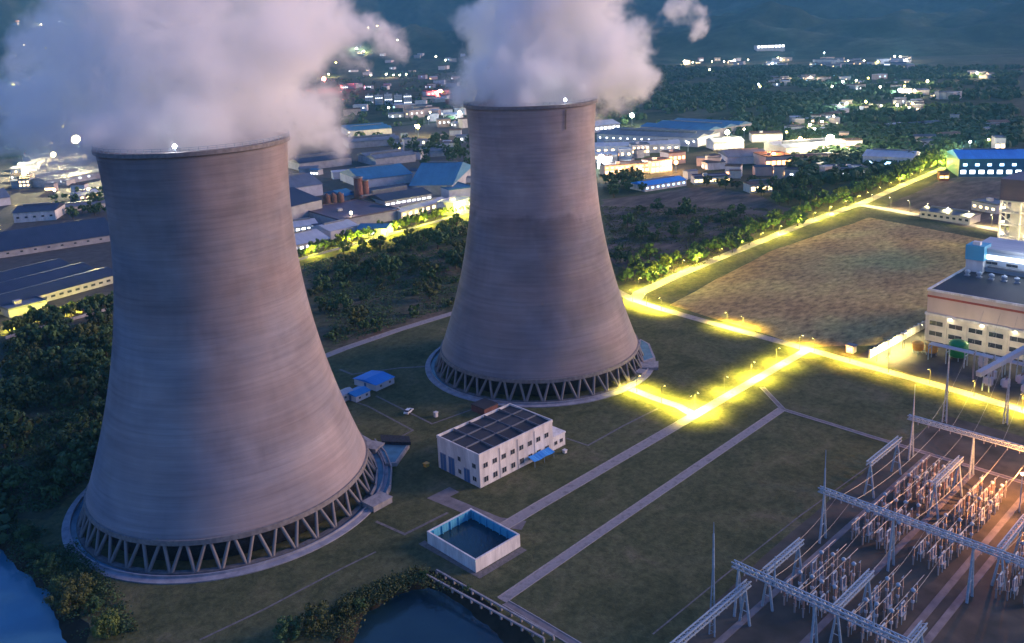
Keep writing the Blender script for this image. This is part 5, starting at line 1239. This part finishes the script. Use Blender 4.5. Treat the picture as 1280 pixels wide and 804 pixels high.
# ------------------------------------------------------------------ steam
def steam(label, blobs, dens, wob=7.0, seed=0.0, fine=.09, step=1.0):
    m, nt, bs = new_mat('steam_'+str(int(seed))); nt.nodes.remove(bs)
    out = nt.nodes['Material Output']; pv = N(nt, 'ShaderNodeVolumePrincipled')
    pv.inputs['Color'].default_value = (.995, .995, 1, 1); pv.inputs['Anisotropy'].default_value = 0
    nt.links.new(pv.outputs[0], out.inputs['Volume'])
    ge = N(nt, 'ShaderNodeNewGeometry')
    n1 = N(nt, 'ShaderNodeTexNoise'); n1.inputs['Scale'].default_value = .038; n1.inputs['Detail'].default_value = 5; n1.inputs['Roughness'].default_value = .62
    ofs = N(nt, 'ShaderNodeVectorMath', operation='ADD'); ofs.inputs[1].default_value = (seed*31, seed*17, seed*7); nt.links.new(ge.outputs['Position'], ofs.inputs[0])
    nt.links.new(ofs.outputs[0], n1.inputs['Vector'])
    sub = N(nt, 'ShaderNodeVectorMath', operation='SUBTRACT'); sub.inputs[1].default_value = (.5, .5, .5); nt.links.new(n1.outputs['Color'], sub.inputs[0])
    sc = N(nt, 'ShaderNodeVectorMath', operation='SCALE'); sc.inputs['Scale'].default_value = wob*3.2; nt.links.new(sub.outputs[0], sc.inputs[0])
    ad = N(nt, 'ShaderNodeVectorMath', operation='ADD'); nt.links.new(ge.outputs['Position'], ad.inputs[0]); nt.links.new(sc.outputs[0], ad.inputs[1])
    cur = None
    for (x, y, z, r) in blobs:
        di = N(nt, 'ShaderNodeVectorMath', operation='DISTANCE'); di.inputs[1].default_value = (x, y, z); nt.links.new(ad.outputs[0], di.inputs[0])
        mu = N(nt, 'ShaderNodeMath', operation='MULTIPLY_ADD'); mu.inputs[1].default_value = -1/r; mu.inputs[2].default_value = 1; nt.links.new(di.outputs['Value'], mu.inputs[0])
        if cur is None: cur = mu.outputs[0]
        else:
            mx = N(nt, 'ShaderNodeMath', operation='SMOOTH_MAX'); mx.inputs[2].default_value = .12; nt.links.new(cur, mx.inputs[0]); nt.links.new(mu.outputs[0], mx.inputs[1]); cur = mx.outputs[0]
    n2 = N(nt, 'ShaderNodeTexNoise'); n2.inputs['Scale'].default_value = fine; n2.inputs['Detail'].default_value = 6; n2.inputs['Roughness'].default_value = .66; n2.inputs['Distortion'].default_value = .3
    nt.links.new(ofs.outputs[0], n2.inputs['Vector'])
    er = N(nt, 'ShaderNodeMath', operation='MULTIPLY_ADD'); er.inputs[1].default_value = 1.9; er.inputs[2].default_value = -.96; nt.links.new(n2.outputs['Fac'], er.inputs[0])
    su = N(nt, 'ShaderNodeMath', operation='ADD'); nt.links.new(cur, su.inputs[0]); nt.links.new(er.outputs[0], su.inputs[1])
    mr = N(nt, 'ShaderNodeMapRange', interpolation_type='SMOOTHSTEP'); mr.inputs['From Min'].default_value = 0.0; mr.inputs['From Max'].default_value = .75; mr.inputs['To Max'].default_value = dens
    nt.links.new(su.outputs[0], mr.inputs[0]); nt.links.new(mr.outputs[0], pv.inputs['Density'])
    m.cycles.volume_step_rate = step
    # hull: union of the puffs, remeshed to one skin
    bm = bmesh.new()
    for (x, y, z, r) in blobs:
        bmesh.ops.create_icosphere(bm, subdivisions=2, radius=r*1.05+wob*.5, matrix=Matrix.Translation((x, y, z)))
    me = bpy.data.meshes.new('t'); bm.to_mesh(me); bm.free()
    tmp = bpy.data.objects.new('t', me); COL.objects.link(tmp); md = tmp.modifiers.new('r', 'REMESH'); md.mode = 'VOXEL'; md.voxel_size = 3.0
    dg = bpy.context.evaluated_depsgraph_get(); me2 = bpy.data.meshes.new_from_object(tmp.evaluated_get(dg)); bpy.data.objects.remove(tmp)
    me2.name = 'steam'; me2.materials.clear(); me2.materials.append(m)
    return tag(put('steam', me2), label, 'steam', None, 'stuff')
def PX(px, py, d):
    """point on the sight line through a photo pixel at horizontal distance d"""
    v = RT*((px-CX)/FPX) + UP*(-(py-CY)/FPX) + FW
    k = d/math.hypot(v.x, v.y); return (v.x*k, v.y*k, CAM_H+v.z*k)
def blobs(lst, D):
    o = []
    for (px, py, rp, dd) in lst:
        d = D+dd; c = PX(px, py, d); s = Vector((c[0], c[1], c[2]-CAM_H)).length/FPX; o.append((*c, rp*s))
    return o
D1 = Vector(T1[:2]).length; D2 = Vector(T2[:2]).length
b1 = [(T1.x, T1.y, ZT+9, 21)] + blobs([(241, 150, 95, 0), (170, 150, 85, 5), (310, 135, 85, 5), (240, 70, 110, 8), (330, 60, 90, 10), (130, 90, 85, 15), (378, 130, 54, 18), (85, 150, 70, 22), (50, 170, 36, 28), (388, 50, 62, 20), (200, -30, 130, 12), (340, -30, 100, 15), (45, 120, 55, 30), (70, 55, 50, 32), (28, 70, 30, 40), (110, -5, 60, 30), (440, 30, 34, 28), (487, 50, 20, 35), (478, 25, 22, 35), (400, 175, 30, 20)], D1)
b2 = [(T2.x, T2.y, ZT+7, 20)] + blobs([(668, 100, 75, 0), (610, 100, 48, 3), (725, 100, 60, 3), (668, 50, 80, 5), (740, 60, 60, 8), (785, 85, 42, 12), (620, 50, 50, 8), (690, -10, 90, 8), (795, 45, 40, 14), (775, 108, 34, 12), (600, 35, 36, 12), (590, 125, 22, 6), (620, 0, 40, 12), (850, 14, 20, 24), (866, 26, 15, 26), (872, 44, 15, 28)], D2)
steam('wide white steam cloud rising and drifting left off the near cooling tower', b1, .20, 12, 1.0)
steam('white steam cloud rising off the far cooling tower', b2, .30, 10.5, 2.0, .085)

# haze of the evening air
m, nt, bs = new_mat('haze_air'); nt.nodes.remove(bs); pv = N(nt, 'ShaderNodeVolumePrincipled'); pv.inputs['Color'].default_value = (.20, .64, 1, 1); pv.inputs['Density'].default_value = .000065; pv.inputs['Anisotropy'].default_value = .2
nt.links.new(pv.outputs[0], nt.nodes['Material Output'].inputs['Volume'])
hz = MB(); hz.box(-2600, 9100, -3100, 9100, -8, 1500); tag(put('haze', hz.mesh('haze', m)), 'thin blue evening haze over the plain', 'haze', None, 'stuff')

# ------------------------------------------------------------------ daylight
SUN_AZ = VX+R(10); SUN_EL = R(16)          # last glow comes from the right
w = bpy.data.worlds.new('World'); SC.world = w; w.use_nodes = True; nt = w.node_tree
bg = nt.nodes['Background']; sky = N(nt, 'ShaderNodeTexSky', sky_type='NISHITA'); sky.sun_disc = False
sky.sun_elevation = R(3); sky.sun_rotation = math.pi/2-SUN_AZ; sky.air_density = 1.3; sky.dust_density = .6; sky.ozone_density = 4.0
tint = N(nt, 'ShaderNodeVectorMath', operation='MULTIPLY'); tint.inputs[1].default_value = (.90, .90, 1.40)   # blue hour
nt.links.new(sky.outputs[0], tint.inputs[0]); nt.links.new(tint.outputs[0], bg.inputs[0]); bg.inputs[1].default_value = .12
sl = bpy.data.lights.new('sun', 'SUN'); sl.energy = .95; sl.angle = R(24); sl.color = (1, .66, .47)
so = bpy.data.objects.new('sun', sl); COL.objects.link(so)
so.rotation_euler = Vector((math.cos(SUN_AZ)*math.cos(SUN_EL), math.sin(SUN_AZ)*math.cos(SUN_EL), math.sin(SUN_EL))).to_track_quat('Z', 'Y').to_euler()

SC.view_settings.view_transform = 'Standard'; SC.view_settings.look = 'None'; SC.view_settings.exposure = 2.28; SC.view_settings.gamma = 1
SC.cycles.use_denoising = True
SC.cycles.volume_bounces = 14; SC.cycles.max_bounces = 15; SC.cycles.diffuse_bounces = 2; SC.cycles.glossy_bounces = 2
SC.cycles.transparent_max_bounces = 8
SC.cycles.volume_max_steps = 256; SC.cycles.volume_step_rate = 1.0
SC.cycles.sample_clamp_indirect = 4; SC.cycles.use_light_tree = True
